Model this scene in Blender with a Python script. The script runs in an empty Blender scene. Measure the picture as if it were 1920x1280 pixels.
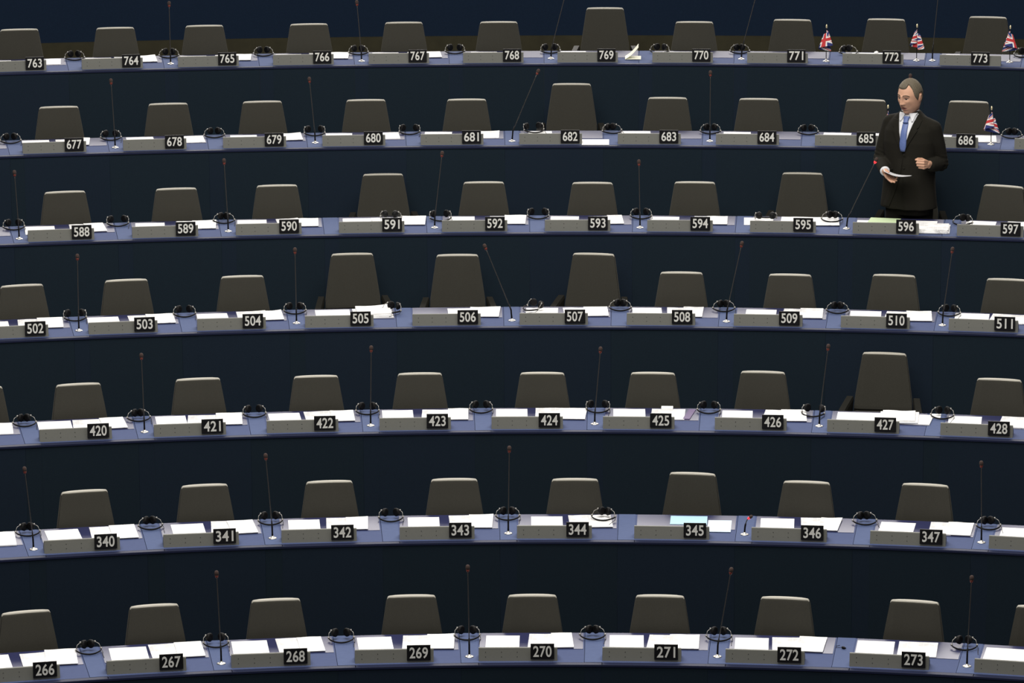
import bpy, bmesh, math, random
from math import sin, cos, pi, atan2, sqrt
from mathutils import Vector, Matrix, Euler
from mathutils.bvhtree import BVHTree

random.seed(7)
SC = bpy.context.scene
COL = SC.collection

# ------------------------------------------------------------------ camera
FPX = 7819.716
CAM = Vector((0.01321, -6.77826, 8.13929))
PITCH, YAW, ROLL = 0.2285, -0.00907, -0.00465
FW = Vector((sin(YAW) * cos(PITCH), cos(YAW) * cos(PITCH), -sin(PITCH)))
_r = Vector((cos(YAW), -sin(YAW), 0.0))
_u = _r.cross(FW)
RT = cos(ROLL) * _r + sin(ROLL) * _u
UP = -sin(ROLL) * _r + cos(ROLL) * _u
cam_data = bpy.data.cameras.new('camera')
cam_data.sensor_width = 36.0
cam_data.lens = FPX * 36.0 / 1920.0
cam_data.clip_end = 200
cam = bpy.data.objects.new('camera', cam_data)
COL.objects.link(cam)
cam.matrix_world = Matrix(((RT.x, UP.x, -FW.x, CAM.x), (RT.y, UP.y, -FW.y, CAM.y),
                           (RT.z, UP.z, -FW.z, CAM.z), (0, 0, 0, 1)))
SC.camera = cam

# ------------------------------------------------------------------ exposure, world, room light and added lights
SC.view_settings.view_transform = 'Standard'
SC.view_settings.look = 'None'
SC.view_settings.gamma = 1.0
SC.view_settings.use_curve_mapping = False
SC.view_settings.exposure = 0.0
world = bpy.data.worlds.new('hall_air')
SC.world = world
world.use_nodes = True
bg = world.node_tree.nodes['Background']
bg.inputs['Color'].default_value = (1.0, 0.97, 0.93, 1)
bg.inputs['Strength'].default_value = 0.06


def area_light(name, loc, target, sx, sy, power, color):
    d = bpy.data.lights.new(name, 'AREA')
    d.shape = 'RECTANGLE'
    d.size, d.size_y = sx, sy
    d.energy = power
    d.color = color
    o = bpy.data.objects.new(name, d)
    COL.objects.link(o)
    o.location = loc
    v = Vector(target) - Vector(loc)
    o.rotation_euler = v.to_track_quat('-Z', 'Y').to_euler()
    return o


WARM = (1.0, 0.96, 0.90)
# ceiling luminaires over the seats, light added behind as gallery glow for mat sheen, added front fill
area_light('ceiling_luminaire', (0, 18.5, 13.5), (0, 20.0, 0), 15, 8, 2700, WARM)
area_light('gallery_sheen_light', (0, 42.0, 12.5), (0, 22, 1.5), 30, 8, 6000, (1.0, 0.95, 0.90))
area_light('front_fill_light', (-3, 6.0, 14.0), (0, 22.0, 0.5), 12, 5, 1300, WARM)

# ------------------------------------------------------------------ seating geometry: seven arcs, top row first
ROW_Y = [27.9702, 26.4772, 24.9868, 23.5023, 22.0152, 20.5097, 19.0]
ROW_Z = [2.4538, 2.0273, 1.6132, 1.204, 0.7822, 0.3955, 0.0]
ROW_R = [26.87, 25.049, 22.725, 20.271, 18.632, 16.218, 14.183]
DESK_W = 0.702
DESK_H = 0.72
ORD = ['zeroth', 'first', 'second', 'third', 'fourth', 'fifth', 'sixth', 'seventh', 'eighth', 'ninth', 'tenth', 'eleventh']
ROWNAME = ['top row', 'second row from top', 'third row from top', 'fourth row from top', 'third row from bottom',
           'second row from bottom', 'bottom row']


def ray(px, py):
    return (FW + RT * ((px - 960.0) / FPX) - UP * ((py - 640.0) / FPX)).normalized()


def at_z(px, py, z):
    d = ray(px, py)
    return CAM + d * ((z - CAM.z) / d.z)


def project(p):
    d = Vector(p) - CAM
    z = d.dot(FW)
    return 960 + FPX * d.dot(RT) / z, 640 - FPX * d.dot(UP) / z


def arc_pt(k, phi, dr, dz=0.0):
    r = ROW_R[k] + dr
    return Vector((r * sin(phi), ROW_Y[k] - ROW_R[k] + r * cos(phi), ROW_Z[k] + dz))


def to_arc(k, p):
    cy = ROW_Y[k] - ROW_R[k]
    x, y = p[0], p[1] - cy
    return atan2(x, y), sqrt(x * x + y * y) - ROW_R[k]


def phi_at_px(k, px, dr, dz):
    """angle on arc k (offset dr, height dz) that is seen in column px"""
    a, b = -0.4, 0.4
    for _ in range(40):
        m = (a + b) / 2
        if project(arc_pt(k, m, dr, dz))[0] < px:
            a = m
        else:
            b = m
    return (a + b) / 2


# ------------------------------------------------------------------ materials
MATS = {}


def mat(name, color, rough=0.6, metal=0.0, spec=0.5, noise=0.0, nscale=60.0, bump=0.0, bscale=300.0, coat=0.0, emit=None, sheen=0.0):
    if name in MATS:
        return MATS[name]
    m = bpy.data.materials.new(name)
    m.use_nodes = True
    nt = m.node_tree
    b = nt.nodes['Principled BSDF']
    c = (color[0], color[1], color[2], 1)
    b.inputs['Base Color'].default_value = c
    b.inputs['Roughness'].default_value = rough
    b.inputs['Metallic'].default_value = metal
    b.inputs['Specular IOR Level'].default_value = spec
    b.inputs['Coat Weight'].default_value = coat
    b.inputs['Sheen Weight'].default_value = sheen
    if noise or bump:
        tc = nt.nodes.new('ShaderNodeTexCoord')
    if noise:
        n = nt.nodes.new('ShaderNodeTexNoise')
        n.inputs['Scale'].default_value = nscale
        n.inputs['Detail'].default_value = 4
        nt.links.new(tc.outputs['Object'], n.inputs['Vector'])
        mx = nt.nodes.new('ShaderNodeMix')
        mx.data_type = 'RGBA'
        mx.inputs['A'].default_value = tuple(v * (1 - noise) for v in color) + (1,)
        mx.inputs['B'].default_value = tuple(min(1, v * (1 + noise)) for v in color) + (1,)
        nt.links.new(n.outputs['Fac'], mx.inputs['Factor'])
        nt.links.new(mx.outputs['Result'], b.inputs['Base Color'])
    if bump:
        n2 = nt.nodes.new('ShaderNodeTexNoise')
        n2.inputs['Scale'].default_value = bscale
        nt.links.new(tc.outputs['Object'], n2.inputs['Vector'])
        bp = nt.nodes.new('ShaderNodeBump')
        bp.inputs['Strength'].default_value = bump
        bp.inputs['Distance'].default_value = 0.002
        nt.links.new(n2.outputs['Fac'], bp.inputs['Height'])
        nt.links.new(bp.outputs['Normal'], b.inputs['Normal'])
    if emit:
        b.inputs['Emission Color'].default_value = (emit[0], emit[1], emit[2], 1)
        b.inputs['Emission Strength'].default_value = emit[3]
    MATS[name] = m
    return m


M_TOP = mat('blue_laminate', (0.057, 0.076, 0.160), 0.72, spec=0.05, noise=0.08, nscale=25)
M_STRIP = mat('blue_laminate_cover', (0.070, 0.095, 0.188), 0.72, spec=0.05, noise=0.08, nscale=25)
M_EDGE = mat('blue_edge_band', (0.010, 0.014, 0.042), 0.6, spec=0.2)
M_PANEL = mat('navy_panel_cloth', (0.0100, 0.0182, 0.0275), 0.9, spec=0.1, noise=0.25, nscale=180)
M_PANEL2 = mat('navy_panel_cloth_light', (0.0102, 0.0180, 0.0305), 0.9, spec=0.1, noise=0.25, nscale=180)
M_WALL = mat('navy_wall_cloth', (0.0068, 0.0148, 0.032), 0.9, spec=0.1, noise=0.25, nscale=120)
M_WOOD = mat('dark_wood_plinth', (0.030, 0.027, 0.014), 0.7, spec=0.2, noise=0.3, nscale=9)
M_FLOOR = mat('dark_carpet', (0.008, 0.010, 0.018), 0.95, spec=0.05, noise=0.3, nscale=200)
M_MATT = mat('glossy_writing_mat', (0.022, 0.026, 0.085), 0.36, spec=0.85)
M_CONS = mat('grey_console_metal', (0.146, 0.148, 0.133), 0.55, spec=0.3, noise=0.05, nscale=80)
M_HOLE = mat('dark_hole', (0.02, 0.02, 0.02), 0.8)
M_BLACK = mat('black_plate', (0.006, 0.006, 0.007), 0.45, spec=0.3)
M_WHITE = mat('white_lettering', (0.72, 0.72, 0.68), 0.6, spec=0.2)
M_FAB = mat('grey_chair_fabric', (0.041, 0.0395, 0.033), 0.95, spec=0.1, noise=0.22, nscale=220, bump=0.3, bscale=500)
M_CAP = mat('beige_chair_trim', (0.36, 0.345, 0.30), 0.6, spec=0.2)
M_SHELL = mat('dark_chair_shell', (0.013, 0.0125, 0.010), 0.6, spec=0.25)
M_RIM = mat('grey_chair_rim', (0.09, 0.086, 0.074), 0.6, spec=0.2)
M_METAL = mat('chair_base_metal', (0.3, 0.3, 0.3), 0.35, metal=1.0)
M_PAPER = mat('white_paper', (0.84, 0.84, 0.84), 0.8, spec=0.2)
M_CREAM = mat('cream_booklet_paper', (0.80, 0.80, 0.66), 0.7, spec=0.2)
M_GREEN = mat('pale_green_folder', (0.50, 0.62, 0.38), 0.8, spec=0.2)
M_BLUEP = mat('pale_blue_sheet', (0.40, 0.62, 0.74), 0.8, spec=0.2)
M_PALEB = mat('very_pale_blue_sheet', (0.62, 0.75, 0.86), 0.8, spec=0.2)
M_PURPLE = mat('purple_booklet_cover', (0.10, 0.06, 0.16), 0.6)
M_GOLDP = mat('gold_booklet_band', (0.45, 0.33, 0.12), 0.6)
M_RUB = mat('black_rubber', (0.004, 0.004, 0.0045), 0.6, spec=0.18)
M_SILV = mat('brushed_silver', (0.62, 0.60, 0.56), 0.35, metal=0.8)
M_YOKE = mat('headset_yoke_metal', (0.34, 0.33, 0.31), 0.4, metal=0.6)
M_STEM = mat('gooseneck_grey', (0.075, 0.07, 0.066), 0.4, metal=0.5)
M_FOAM = mat('mic_foam', (0.045, 0.026, 0.022), 0.95)
M_RING = mat('mic_ring_dull_red', (0.20, 0.035, 0.022), 0.4)
M_RINGLIT = mat('mic_ring_lit_red', (0.8, 0.03, 0.03), 0.4, emit=(1.0, 0.03, 0.04, 1.6))
M_GOLD = mat('gold_finial', (0.90, 0.78, 0.48), 0.3, metal=0.5)
M_FRED = mat('flag_red', (0.52, 0.03, 0.035), 0.8)
M_FBLUE = mat('flag_blue', (0.02, 0.03, 0.16), 0.8)
M_FWHITE = mat('flag_white', (0.78, 0.76, 0.74), 0.8)


def print_mat():
    """white paper carrying faint grey lines of print"""
    m = bpy.data.materials.new('printed_paper')
    m.use_nodes = True
    nt = m.node_tree
    b = nt.nodes['Principled BSDF']
    b.inputs['Roughness'].default_value = 0.8
    b.inputs['Specular IOR Level'].default_value = 0.2
    tc = nt.nodes.new('ShaderNodeTexCoord')
    br = nt.nodes.new('ShaderNodeTexBrick')
    br.inputs['Scale'].default_value = 30
    br.inputs['Color1'].default_value = (0.36, 0.36, 0.38, 1)
    br.inputs['Color2'].default_value = (0.55, 0.55, 0.56, 1)
    br.inputs['Mortar'].default_value = (0.84, 0.84, 0.84, 1)
    br.inputs['Mortar Size'].default_value = 0.09
    br.inputs['Brick Width'].default_value = 2.1
    br.inputs['Row Height'].default_value = 0.28
    nt.links.new(tc.outputs['Object'], br.inputs['Vector'])
    no = nt.nodes.new('ShaderNodeTexNoise')
    no.inputs['Scale'].default_value = 9
    nt.links.new(tc.outputs['Object'], no.inputs['Vector'])
    rp = nt.nodes.new('ShaderNodeMapRange')
    rp.inputs['From Min'].default_value = 0.45
    rp.inputs['From Max'].default_value = 0.55
    nt.links.new(no.outputs['Fac'], rp.inputs['Value'])
    mx = nt.nodes.new('ShaderNodeMix')
    mx.data_type = 'RGBA'
    mx.inputs['A'].default_value = (0.84, 0.84, 0.84, 1)
    nt.links.new(rp.outputs['Result'], mx.inputs['Factor'])
    nt.links.new(br.outputs['Color'], mx.inputs['B'])
    nt.links.new(mx.outputs['Result'], b.inputs['Base Color'])
    return m


M_PRINT = print_mat()

# ------------------------------------------------------------------ mesh helpers


def empty(name, loc, rz, label, cat, group=None):
    o = bpy.data.objects.new(name, None)
    o.empty_display_size = 0.05
    COL.objects.link(o)
    o.location = loc
    o.rotation_euler = (0, 0, rz)
    tag(o, label, cat, group)
    return o


def tag(o, label, cat, group=None, kind=None):
    if label:
        o['label'] = label
    if cat:
        o['category'] = cat
    if group:
        o['group'] = group
    if kind:
        o['kind'] = kind
    return o


def obj(name, bm, mats, parent=None, smooth=False, loc=None, rz=None):
    me = bpy.data.meshes.new(name)
    bmesh.ops.recalc_face_normals(bm, faces=bm.faces[:])
    if smooth:
        for f in bm.faces:
            f.smooth = True
    bm.to_mesh(me)
    bm.free()
    for m in (mats if isinstance(mats, (list, tuple)) else [mats]):
        me.materials.append(m)
    o = bpy.data.objects.new(name, me)
    COL.objects.link(o)
    if parent is not None:
        o.parent = parent
    if loc is not None:
        o.location = loc
    if rz is not None:
        o.rotation_euler = (0, 0, rz)
    return o


def copy_tree(o, parent=None):
    c = o.copy()
    COL.objects.link(c)
    if parent is not None:
        c.parent = parent
    for ch in list(o.children):
        copy_tree(ch, c)
    return c


def box(bm, x0, x1, y0, y1, z0, z1, mi=0):
    v = [bm.verts.new((x, y, z)) for z in (z0, z1) for y in (y0, y1) for x in (x0, x1)]
    for idx in ((0, 2, 3, 1), (4, 5, 7, 6), (0, 1, 5, 4), (2, 6, 7, 3), (0, 4, 6, 2), (1, 3, 7, 5)):
        bm.faces.new([v[i] for i in idx]).material_index = mi
    return v


def loft(bm, rings, cap=True, closed=True, mi=0):
    """rings: lists of points, same count"""
    vs = [[bm.verts.new(p) for p in r] for r in rings]
    n = len(vs[0])
    for a, b in zip(vs, vs[1:]):
        for i in range(n if closed else n - 1):
            j = (i + 1) % n
            bm.faces.new((a[i], a[j], b[j], b[i])).material_index = mi
    if cap and closed:
        bm.faces.new(vs[0][::-1]).material_index = mi
        bm.faces.new(vs[-1]).material_index = mi
    return vs


def tube(bm, pts, radii, n=8, cap=True, mi=0):
    pts = [Vector(p) for p in pts]
    if not isinstance(radii, (list, tuple)):
        radii = [radii] * len(pts)
    rings = []
    ref = None
    for i, p in enumerate(pts):
        t = (pts[min(i + 1, len(pts) - 1)] - pts[max(i - 1, 0)]).normalized()
        if ref is None:
            ref = Vector((1, 0, 0)) if abs(t.x) < 0.9 else Vector((0, 1, 0))
        a = (ref - t * ref.dot(t)).normalized()
        ref = a
        b = t.cross(a)
        rings.append([p + (a * cos(2 * pi * q / n) + b * sin(2 * pi * q / n)) * radii[i] for q in range(n)])
    loft(bm, rings, cap, mi=mi)


def lathe(bm, prof, n=20, origin=(0, 0, 0), axis=(0, 0, 1), mi=0):
    """prof: (radius, height) list along axis"""
    ax = Vector(axis).normalized()
    a = ax.orthogonal().normalized()
    b = ax.cross(a)
    o = Vector(origin)
    rings = [[o + ax * h + (a * cos(2 * pi * q / n) + b * sin(2 * pi * q / n)) * max(r, 1e-5) for q in range(n)] for r, h in prof]
    loft(bm, rings, True, mi=mi)


def arc_sweep(bm, k, origin, p0, p1, prof, seg, mi=0):
    """closed profile (dr, dz) swept along arc k between angles, relative to origin"""
    rings = []
    for i in range(seg + 1):
        ph = p0 + (p1 - p0) * i / seg
        rings.append([arc_pt(k, ph, dr, dz) - origin for dr, dz in prof])
    loft(bm, rings, True, mi=mi)


def bevel_obj(o, w=0.002, seg=2):
    m = o.modifiers.new('soft_edges', 'BEVEL')
    m.width = w
    m.segments = seg
    m.limit_method = 'ANGLE'
    return o


# ------------------------------------------------------------------ seat table (columns in the 1920-wide frame)
# number: (plate x, plate y)
PLATES = [
    dict(zip(range(763, 774), [(65, 117), (246, 115), (426, 111), (604, 107), (783, 105), (960, 104), (1137, 102), (1315, 102), (1493, 103), (1672, 105), (1838, 104)])),
    dict(zip(range(677, 687), [(139, 269), (327, 264), (514, 260), (700, 258), (884, 256), (1069, 256), (1254, 256), (1438, 258), (1624, 259), (1811, 262)])),
    dict(zip(range(588, 598), [(153, 433), (348, 428), (542, 423), (735, 420), (928, 418), (1121, 418), (1313, 418), (1506, 420), (1699, 424), (1895, 429)])),
    dict(zip(range(502, 512), [(66, 614), (271, 606), (474, 600), (676, 597), (877, 594), (1078, 593), (1279, 593), (1480, 596), (1681, 600), (1884, 606)])),
    dict(zip(range(420, 429), [(184, 806), (398, 798), (609, 793), (820, 788), (1030, 787), (1239, 788), (1449, 790), (1660, 795), (1873, 802)])),
    dict(zip(range(340, 348), [(198, 1015), (421, 1004), (642, 996), (863, 992), (1083, 991), (1303, 993), (1523, 998), (1746, 1005)])),
    dict(zip(range(266, 274), [(84, 1254), (321, 1240), (554, 1228), (785, 1222), (1017, 1220), (1249, 1221), (1480, 1226), (1713, 1237)])),
]
LF, LH = 0.08, 0.068
SEAT_PHI = {}          # number -> angle of its number plate
SEAT_ROW = {}
for k in range(7):
    for n, (x, y) in PLATES[k].items():
        SEAT_PHI[n] = phi_at_px(k, x, LF, LH)
        SEAT_ROW[n] = k
PITCH_PHI = [0.8 / (ROW_R[k] + LF) for k in range(7)]
# module angles: regular along the arc, fitted to the plates
MOD_PHI = []
for k in range(7):
    ns = [n for n in PLATES[k] if n != 773]
    n0 = ns[0]
    ph0 = sum(SEAT_PHI[n] - (n - n0) * PITCH_PHI[k] for n in ns) / len(ns)
    MOD_PHI.append((n0, ph0))


def mod_phi(k, n):
    return MOD_PHI[k][1] + (n - MOD_PHI[k][0]) * PITCH_PHI[k]


def where(n):
    k = SEAT_ROW[n]
    i = n - min(PLATES[k]) + 1
    return '%s along %s' % (ORD[i], ROWNAME[k])


# ------------------------------------------------------------------ structure: stepped floor, back wall, ceiling
SPAN = [(-7.0, 7.0)] * 7


def span_phi(k):
    return -6.6 / ROW_R[k], 6.6 / ROW_R[k]


bm = bmesh.new()
O0 = Vector((0, 0, 0))
for k in range(7):
    a, b = span_phi(k)
    zf = ROW_Z[k] - DESK_H
    # tread from this desk front to the next desk front, with its riser
    seg = 40
    rows = []
    for i in range(seg + 1):
        ph = a + (b - a) * i / seg
        p = arc_pt(k, ph, 0.03, 0)
        if k > 0:
            x = p.x
            # behind: the next arc at the same x
            yy = ROW_Y[k - 1] - ROW_R[k - 1] + sqrt(ROW_R[k - 1] ** 2 - x * x) + 0.03
        else:
            yy = p.y + 2.1
        low = (ROW_Z[k + 1] - DESK_H) if k < 6 else (ROW_Z[6] - DESK_H - 0.39)
        rows.append([Vector((p.x, p.y, low)), Vector((p.x, p.y, zf)), Vector((p.x, yy, zf))])
    loft(bm, rows, cap=False, closed=False)
# flat area in front of the first row
p_l, p_r = -7.5, 7.5
v = [bm.verts.new((x, y, ROW_Z[6] - DESK_H - 0.39)) for x, y in ((p_l, 12), (p_r, 12), (p_r, 19.1), (p_l, 19.1))]
bm.faces.new(v)
tag(obj('floor', bm, M_FLOOR), None, None, kind='structure')

K0 = 0
bm = bmesh.new()
a, b = span_phi(0)
PLZ = -0.06
arc_sweep(bm, 0, O0, a, b, [(1.95, -DESK_H), (1.95, 0.48), (2.03, 0.48), (2.03, -DESK_H)], 40)
tag(obj('wall_back', bm, M_WALL), None, None, kind='structure')
bm = bmesh.new()
arc_sweep(bm, 0, O0, a, b, [(1.915, -DESK_H), (1.915, PLZ), (1.95, PLZ), (1.95, -DESK_H)], 40)
tag(obj('baseboard_back', bm, M_WOOD), None, None, kind='structure')

# ------------------------------------------------------------------ desk rows
DESKROW_LABEL = [
    'long curved blue desk on the highest tier, holding plates 763 to 773',
    'long curved blue desk second from the top, holding plates 677 to 686',
    'long curved blue desk third from the top, with the speaking man behind it',
    'long curved blue desk in the middle tier, holding plates 502 to 511',
    'long curved blue desk third from the bottom, holding plates 420 to 428',
    'long curved blue desk second from the bottom, holding plates 340 to 347',
    'long curved blue desk on the lowest tier, holding plates 266 to 273',
]
SEATS = []      # every module with something in the frame: (row, number)
for k in range(7):
    ns = sorted(PLATES[k])
    desk = empty('desk', arc_pt(k, 0, 0, -DESK_H), 0, DESKROW_LABEL[k], 'desk', 'curved desk rows')
    org = Vector(desk.location)
    R = ROW_R[k]
    drop = (ROW_Z[k] - ROW_Z[k + 1] if k < 6 else 0.39) + DESK_H
    for n in range(ns[0] - 2, ns[-1] + 3):
        ph = mod_phi(k, n)
        # module angles: writing section from u=-0.411 to 0.272, narrow cover to 0.387
        A0, A1 = ph - 0.411 / R, ph + 0.271 / R
        B0, B1 = ph + 0.274 / R, ph + 0.386 / R
        bm = bmesh.new()
        arc_sweep(bm, k, org, A0, A1, [(0.052, -0.03), (0.052, 0), (DESK_W, 0), (DESK_W, -0.03)], 5)
        obj('worktop', bm, M_TOP, desk)
        bm = bmesh.new()
        arc_sweep(bm, k, org, B0, B1, [(0.0525, -0.03), (0.0525, 0.0015), (DESK_W, 0.0015), (DESK_W, -0.03)], 2)
        obj('cable_cover', bm, M_STRIP, desk)
        bm = bmesh.new()
        arc_sweep(bm, k, org, ph - 0.398 / R, ph + 0.262 / R, [(0.335, 0.0), (0.335, 0.003), (0.692, 0.003), (0.692, 0.0)], 5)
        obj('writing_mat', bm, M_MATT, desk)
        bm = bmesh.new()
        arc_sweep(bm, k, org, A0, B1 + 0.003 / R, [(0.0, -0.016), (0.0, -0.003), (0.002, 0.0), (0.0485, 0.0), (0.0485, -0.016)], 6)
        obj('edge_band', bm, [M_EDGE, M_TOP], desk)
        e = desk.children[-1].data
        for f in e.polygons:
            if f.normal.z > 0.5:
                f.material_index = 1
        # front panels
        pm = M_PANEL if random.random() < 0.6 else M_PANEL2
        bm = bmesh.new()
        arc_sweep(bm, k, org, A0, A1, [(0.006, -drop), (0.006, -0.0165), (0.0095, -0.0165), (0.0095, -0.031), (0.03, -0.031), (0.03, -drop)], 5)
        obj('front_panel', bm, pm, desk)
        bm = bmesh.new()
        arc_sweep(bm, k, org, A1 + 0.001 / R, B1 + 0.002 / R, [(0.007, -drop), (0.007, -0.0165), (0.0095, -0.0165), (0.0095, -0.031), (0.03, -0.031), (0.03, -drop)], 2)
        obj('front_panel', bm, M_PANEL2 if pm is M_PANEL else M_PANEL, desk)

# ------------------------------------------------------------------ consoles with number plates
def console_body():
    bm = bmesh.new()
    x0, x1 = -0.413, 0.097
    prof = [(0.0, 0.0), (0.014, 0.084), (0.018, 0.086), (0.030, 0.086), (0.13, 0.018), (0.13, 0.0)]
    loft(bm, [[(x, y, z) for y, z in prof] for x in (x0, x1)])
    return bm


def hole_bm(x, z):
    bm = bmesh.new()
    y = 0.014 * z / 0.084
    lathe(bm, [(0.0028, -0.001), (0.0028, 0.0012), (0.0015, 0.0014)], 8, (x, y, z), (0, -1, 0.16))
    return bm


_me = {}


def shared(name, maker, mats, parent):
    """first call builds the mesh, later calls share it"""
    if name not in _me:
        o = obj(name.split('|')[0], maker(), mats, parent)
        _me[name] = o.data
        return o
    o = bpy.data.objects.new(name.split('|')[0], _me[name])
    COL.objects.link(o)
    o.parent = parent
    return o


def plate_bm():
    bm = bmesh.new()
    box(bm, -0.0765, 0.0765, -0.011, -0.003, 0.016, 0.119)
    return bm


GLYPH = {}


def glyph_mesh(text):
    cu = bpy.data.curves.new('plate_digits', 'FONT')
    cu.body = text
    cu.size = 0.1125
    cu.align_x = 'CENTER'
    cu.extrude = 0.0008
    cu.offset = 0.0019
    cu.space_character = 1.04
    t = bpy.data.objects.new('tmp_text', cu)
    COL.objects.link(t)
    dg = bpy.context.evaluated_depsgraph_get()
    me = bpy.data.meshes.new_from_object(t.evaluated_get(dg))
    bpy.data.objects.remove(t)
    xs = [v.co.x for v in me.vertices]
    ys = [v.co.y for v in me.vertices]
    w = max(xs) - min(xs)
    h = max(ys) - min(ys)
    cx, cy = (max(xs) + min(xs)) / 2, (max(ys) + min(ys)) / 2
    M = Matrix.Diagonal((0.119 / w if len(set(text)) else 1, 0.075 / h, 1, 1)) @ Matrix.Translation((-cx, -cy, 0))
    me.transform(M)
    # stand it up: text plane to the plate's front
    me.transform(Matrix.Translation((0, -0.0112, 0.0675)) @ Matrix.Rotation(pi / 2, 4, 'X'))
    me.materials.clear()
    me.materials.append(M_WHITE)
    me.name = 'plate_digits'
    return me


CONSOLE = {}


def console(k, phi, number, label):
    c = empty('desk_console', arc_pt(k, phi, LF, 0.0), -phi, label, 'console', 'grey desk consoles')
    shared('body', console_body, M_CONS, c)
    body = c.children[-1]
    body.name = 'console_body'
    for x in (-0.368, -0.265, -0.163):
        for z in (0.058, 0.028):
            shared('speaker_hole|%s%s' % (x, z), lambda x=x, z=z: hole_bm(x, z), M_HOLE, c)
    p = shared('number_plate', plate_bm, M_BLACK, c)
    p['label'] = 'black number plate' + (' with white digits' if number else '')
    if number == 773:
        p.location.x = -0.085
        for ch in c.children:
            if ch != p:
                ch.location.x = -0.085 + 0.0
        p.location.x = 0.0 - 0.085 - 0.0
    if number:
        me = glyph_mesh(str(number))
        d = bpy.data.objects.new('plate_digits', me)
        COL.objects.link(d)
        d.parent = p
        d['label'] = 'white digits'
    return c


for k in range(7):
    for n in sorted(PLATES[k]):
        CONSOLE[n] = console(k, SEAT_PHI[n] if n != 773 else SEAT_PHI[n], n, 'grey console reading %d, %s' % (n, where(n)))
# plate of the last console of the top row sits further in from its end
c = CONSOLE[773]
for ch in c.children:
    ch.location.x = 0.0 if ch.name.startswith('number_plate') else 0.075
for k, n in ((1, 687), (4, 429), (5, 348), (6, 274)):
    ph = mod_phi(k, n)
    if project(arc_pt(k, ph - 0.413 / ROW_R[k], LF, 0.04))[0] < 1918:
        console(k, ph, None, 'grey console without number, cut off at the end of the %s' % ROWNAME[k])

# ------------------------------------------------------------------ chairs
CH_TOP = 0.90


def back_width(z):
    # half width of the backrest at height z above the floor
    t = (CH_TOP - z)
    return 0.158 + min(t, 0.36) * 0.165


def back_y(z):
    # front surface of the backrest leans back with height
    return 0.165 + (z - 0.5) * 0.16


def back_ring(z, inset=0.0, th=0.045, bow=0.014, n=9, hw=None):
    hw = back_width(z) - inset if hw is None else hw
    y = back_y(z)
    fr, bk = [], []
    for i in range(n):
        s = -1 + 2 * i / (n - 1)
        e = abs(s) ** 6 * 0.010
        yy = y + bow * (1 - s * s)
        fr.append(Vector((s * hw, yy + inset * 0.5 + e, z)))
        bk.append(Vector((s * hw, yy + th - inset * 0.5 - e, z)))
    return fr + bk[::-1]


def backrest_bm():
    bm = bmesh.new()
    rings = []
    for z, ins in ((0.535, 0.012), (0.542, 0.003), (0.56, 0.0), (0.66, 0.0), (0.76, 0.0), (0.83, 0.0), (0.872, 0.0005), (0.886, 0.002), (0.891, 0.006), (0.893, 0.012)):
        rings.append(back_ring(z, ins))
    loft(bm, rings)
    return bm


def cap_bm():
    bm = bmesh.new()
    rings = []
    for z, ins in ((0.884, 0.0005), (0.889, 0.001), (0.8955, 0.004), (0.8995, 0.009), (0.901, 0.014)):
        rings.append([p + Vector((0, 0.006, 0)) for p in back_ring(z, ins, th=0.046)])
    loft(bm, rings)
    return bm


def lumbar_bm():
    bm = bmesh.new()
    rings = []
    for z, ins in ((0.445, 0.02), (0.452, 0.004), (0.48, 0.0), (0.505, 0.0), (0.522, 0.003), (0.528, 0.014)):
        rings.append(back_ring(z, ins, th=0.05))
    loft(bm, rings)
    return bm


def shell_bm():
    # dark rear shell a little wider than the pad, seen at its side
    bm = bmesh.new()
    rings = []
    for z, ins in ((0.45, 0.01), (0.47, -0.003), (0.6, -0.004), (0.75, -0.004), (0.865, -0.003), (0.885, 0.0), (0.892, 0.006)):
        hw = back_width(z) - ins
        r = back_ring(z, 0.0, th=0.018, hw=hw)
        rings.append([p + Vector((0, 0.043, 0)) for p in r])
    loft(bm, rings)
    return bm


def seat_bm():
    bm = bmesh.new()
    rings = []
    for z, ins in ((0.40, 0.03), (0.41, 0.01), (0.43, 0.0), (0.455, 0.004), (0.468, 0.02)):
        ring = []
        for i in range(24):
            a = 2 * pi * i / 24
            cx = abs(cos(a)) ** 0.4 * (1 if cos(a) > 0 else -1)
            sy = abs(sin(a)) ** 0.4 * (1 if sin(a) > 0 else -1)
            ring.append((cx * (0.235 - ins), -0.04 + sy * (0.215 - ins), z))
        rings.append(ring)
    loft(bm, rings)
    return bm


def arm_bm(s):
    # a solid side panel that slopes down and outward towards the front, with a pad on top
    bm = bmesh.new()
    pts = [(0.245, 0.21, 0.600), (0.258, 0.12, 0.588), (0.275, 0.0, 0.570), (0.288, -0.08, 0.552), (0.292, -0.12, 0.540)]
    rings = []
    for x, y, z in pts:
        rings.append([(s * (x - 0.028), y, z), (s * (x - 0.022), y, z + 0.018), (s * (x + 0.022), y, z + 0.018), (s * (x + 0.028), y, z),
                      (s * (x + 0.012), y, 0.43), (s * (x - 0.012), y, 0.43)])
    loft(bm, rings)
    return bm


def column_bm():
    bm = bmesh.new()
    lathe(bm, [(0.10, 0.395), (0.10, 0.38), (0.03, 0.37), (0.03, 0.20), (0.045, 0.20), (0.045, 0.06), (0.05, 0.05)], 14)
    return bm


def foot_bm(i):
    bm = bmesh.new()
    a = 2 * pi * i / 5 + 0.3
    d = Vector((cos(a), sin(a), 0))
    tube(bm, [d * 0.03 + Vector((0, 0, 0.085)), d * 0.15 + Vector((0, 0, 0.07)), d * 0.24 + Vector((0, 0, 0.055))], [0.022, 0.018, 0.014], 8)
    lathe(bm, [(0.015, 0.0), (0.022, 0.012), (0.022, 0.035), (0.012, 0.048)], 10, d * 0.235)
    return bm


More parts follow.
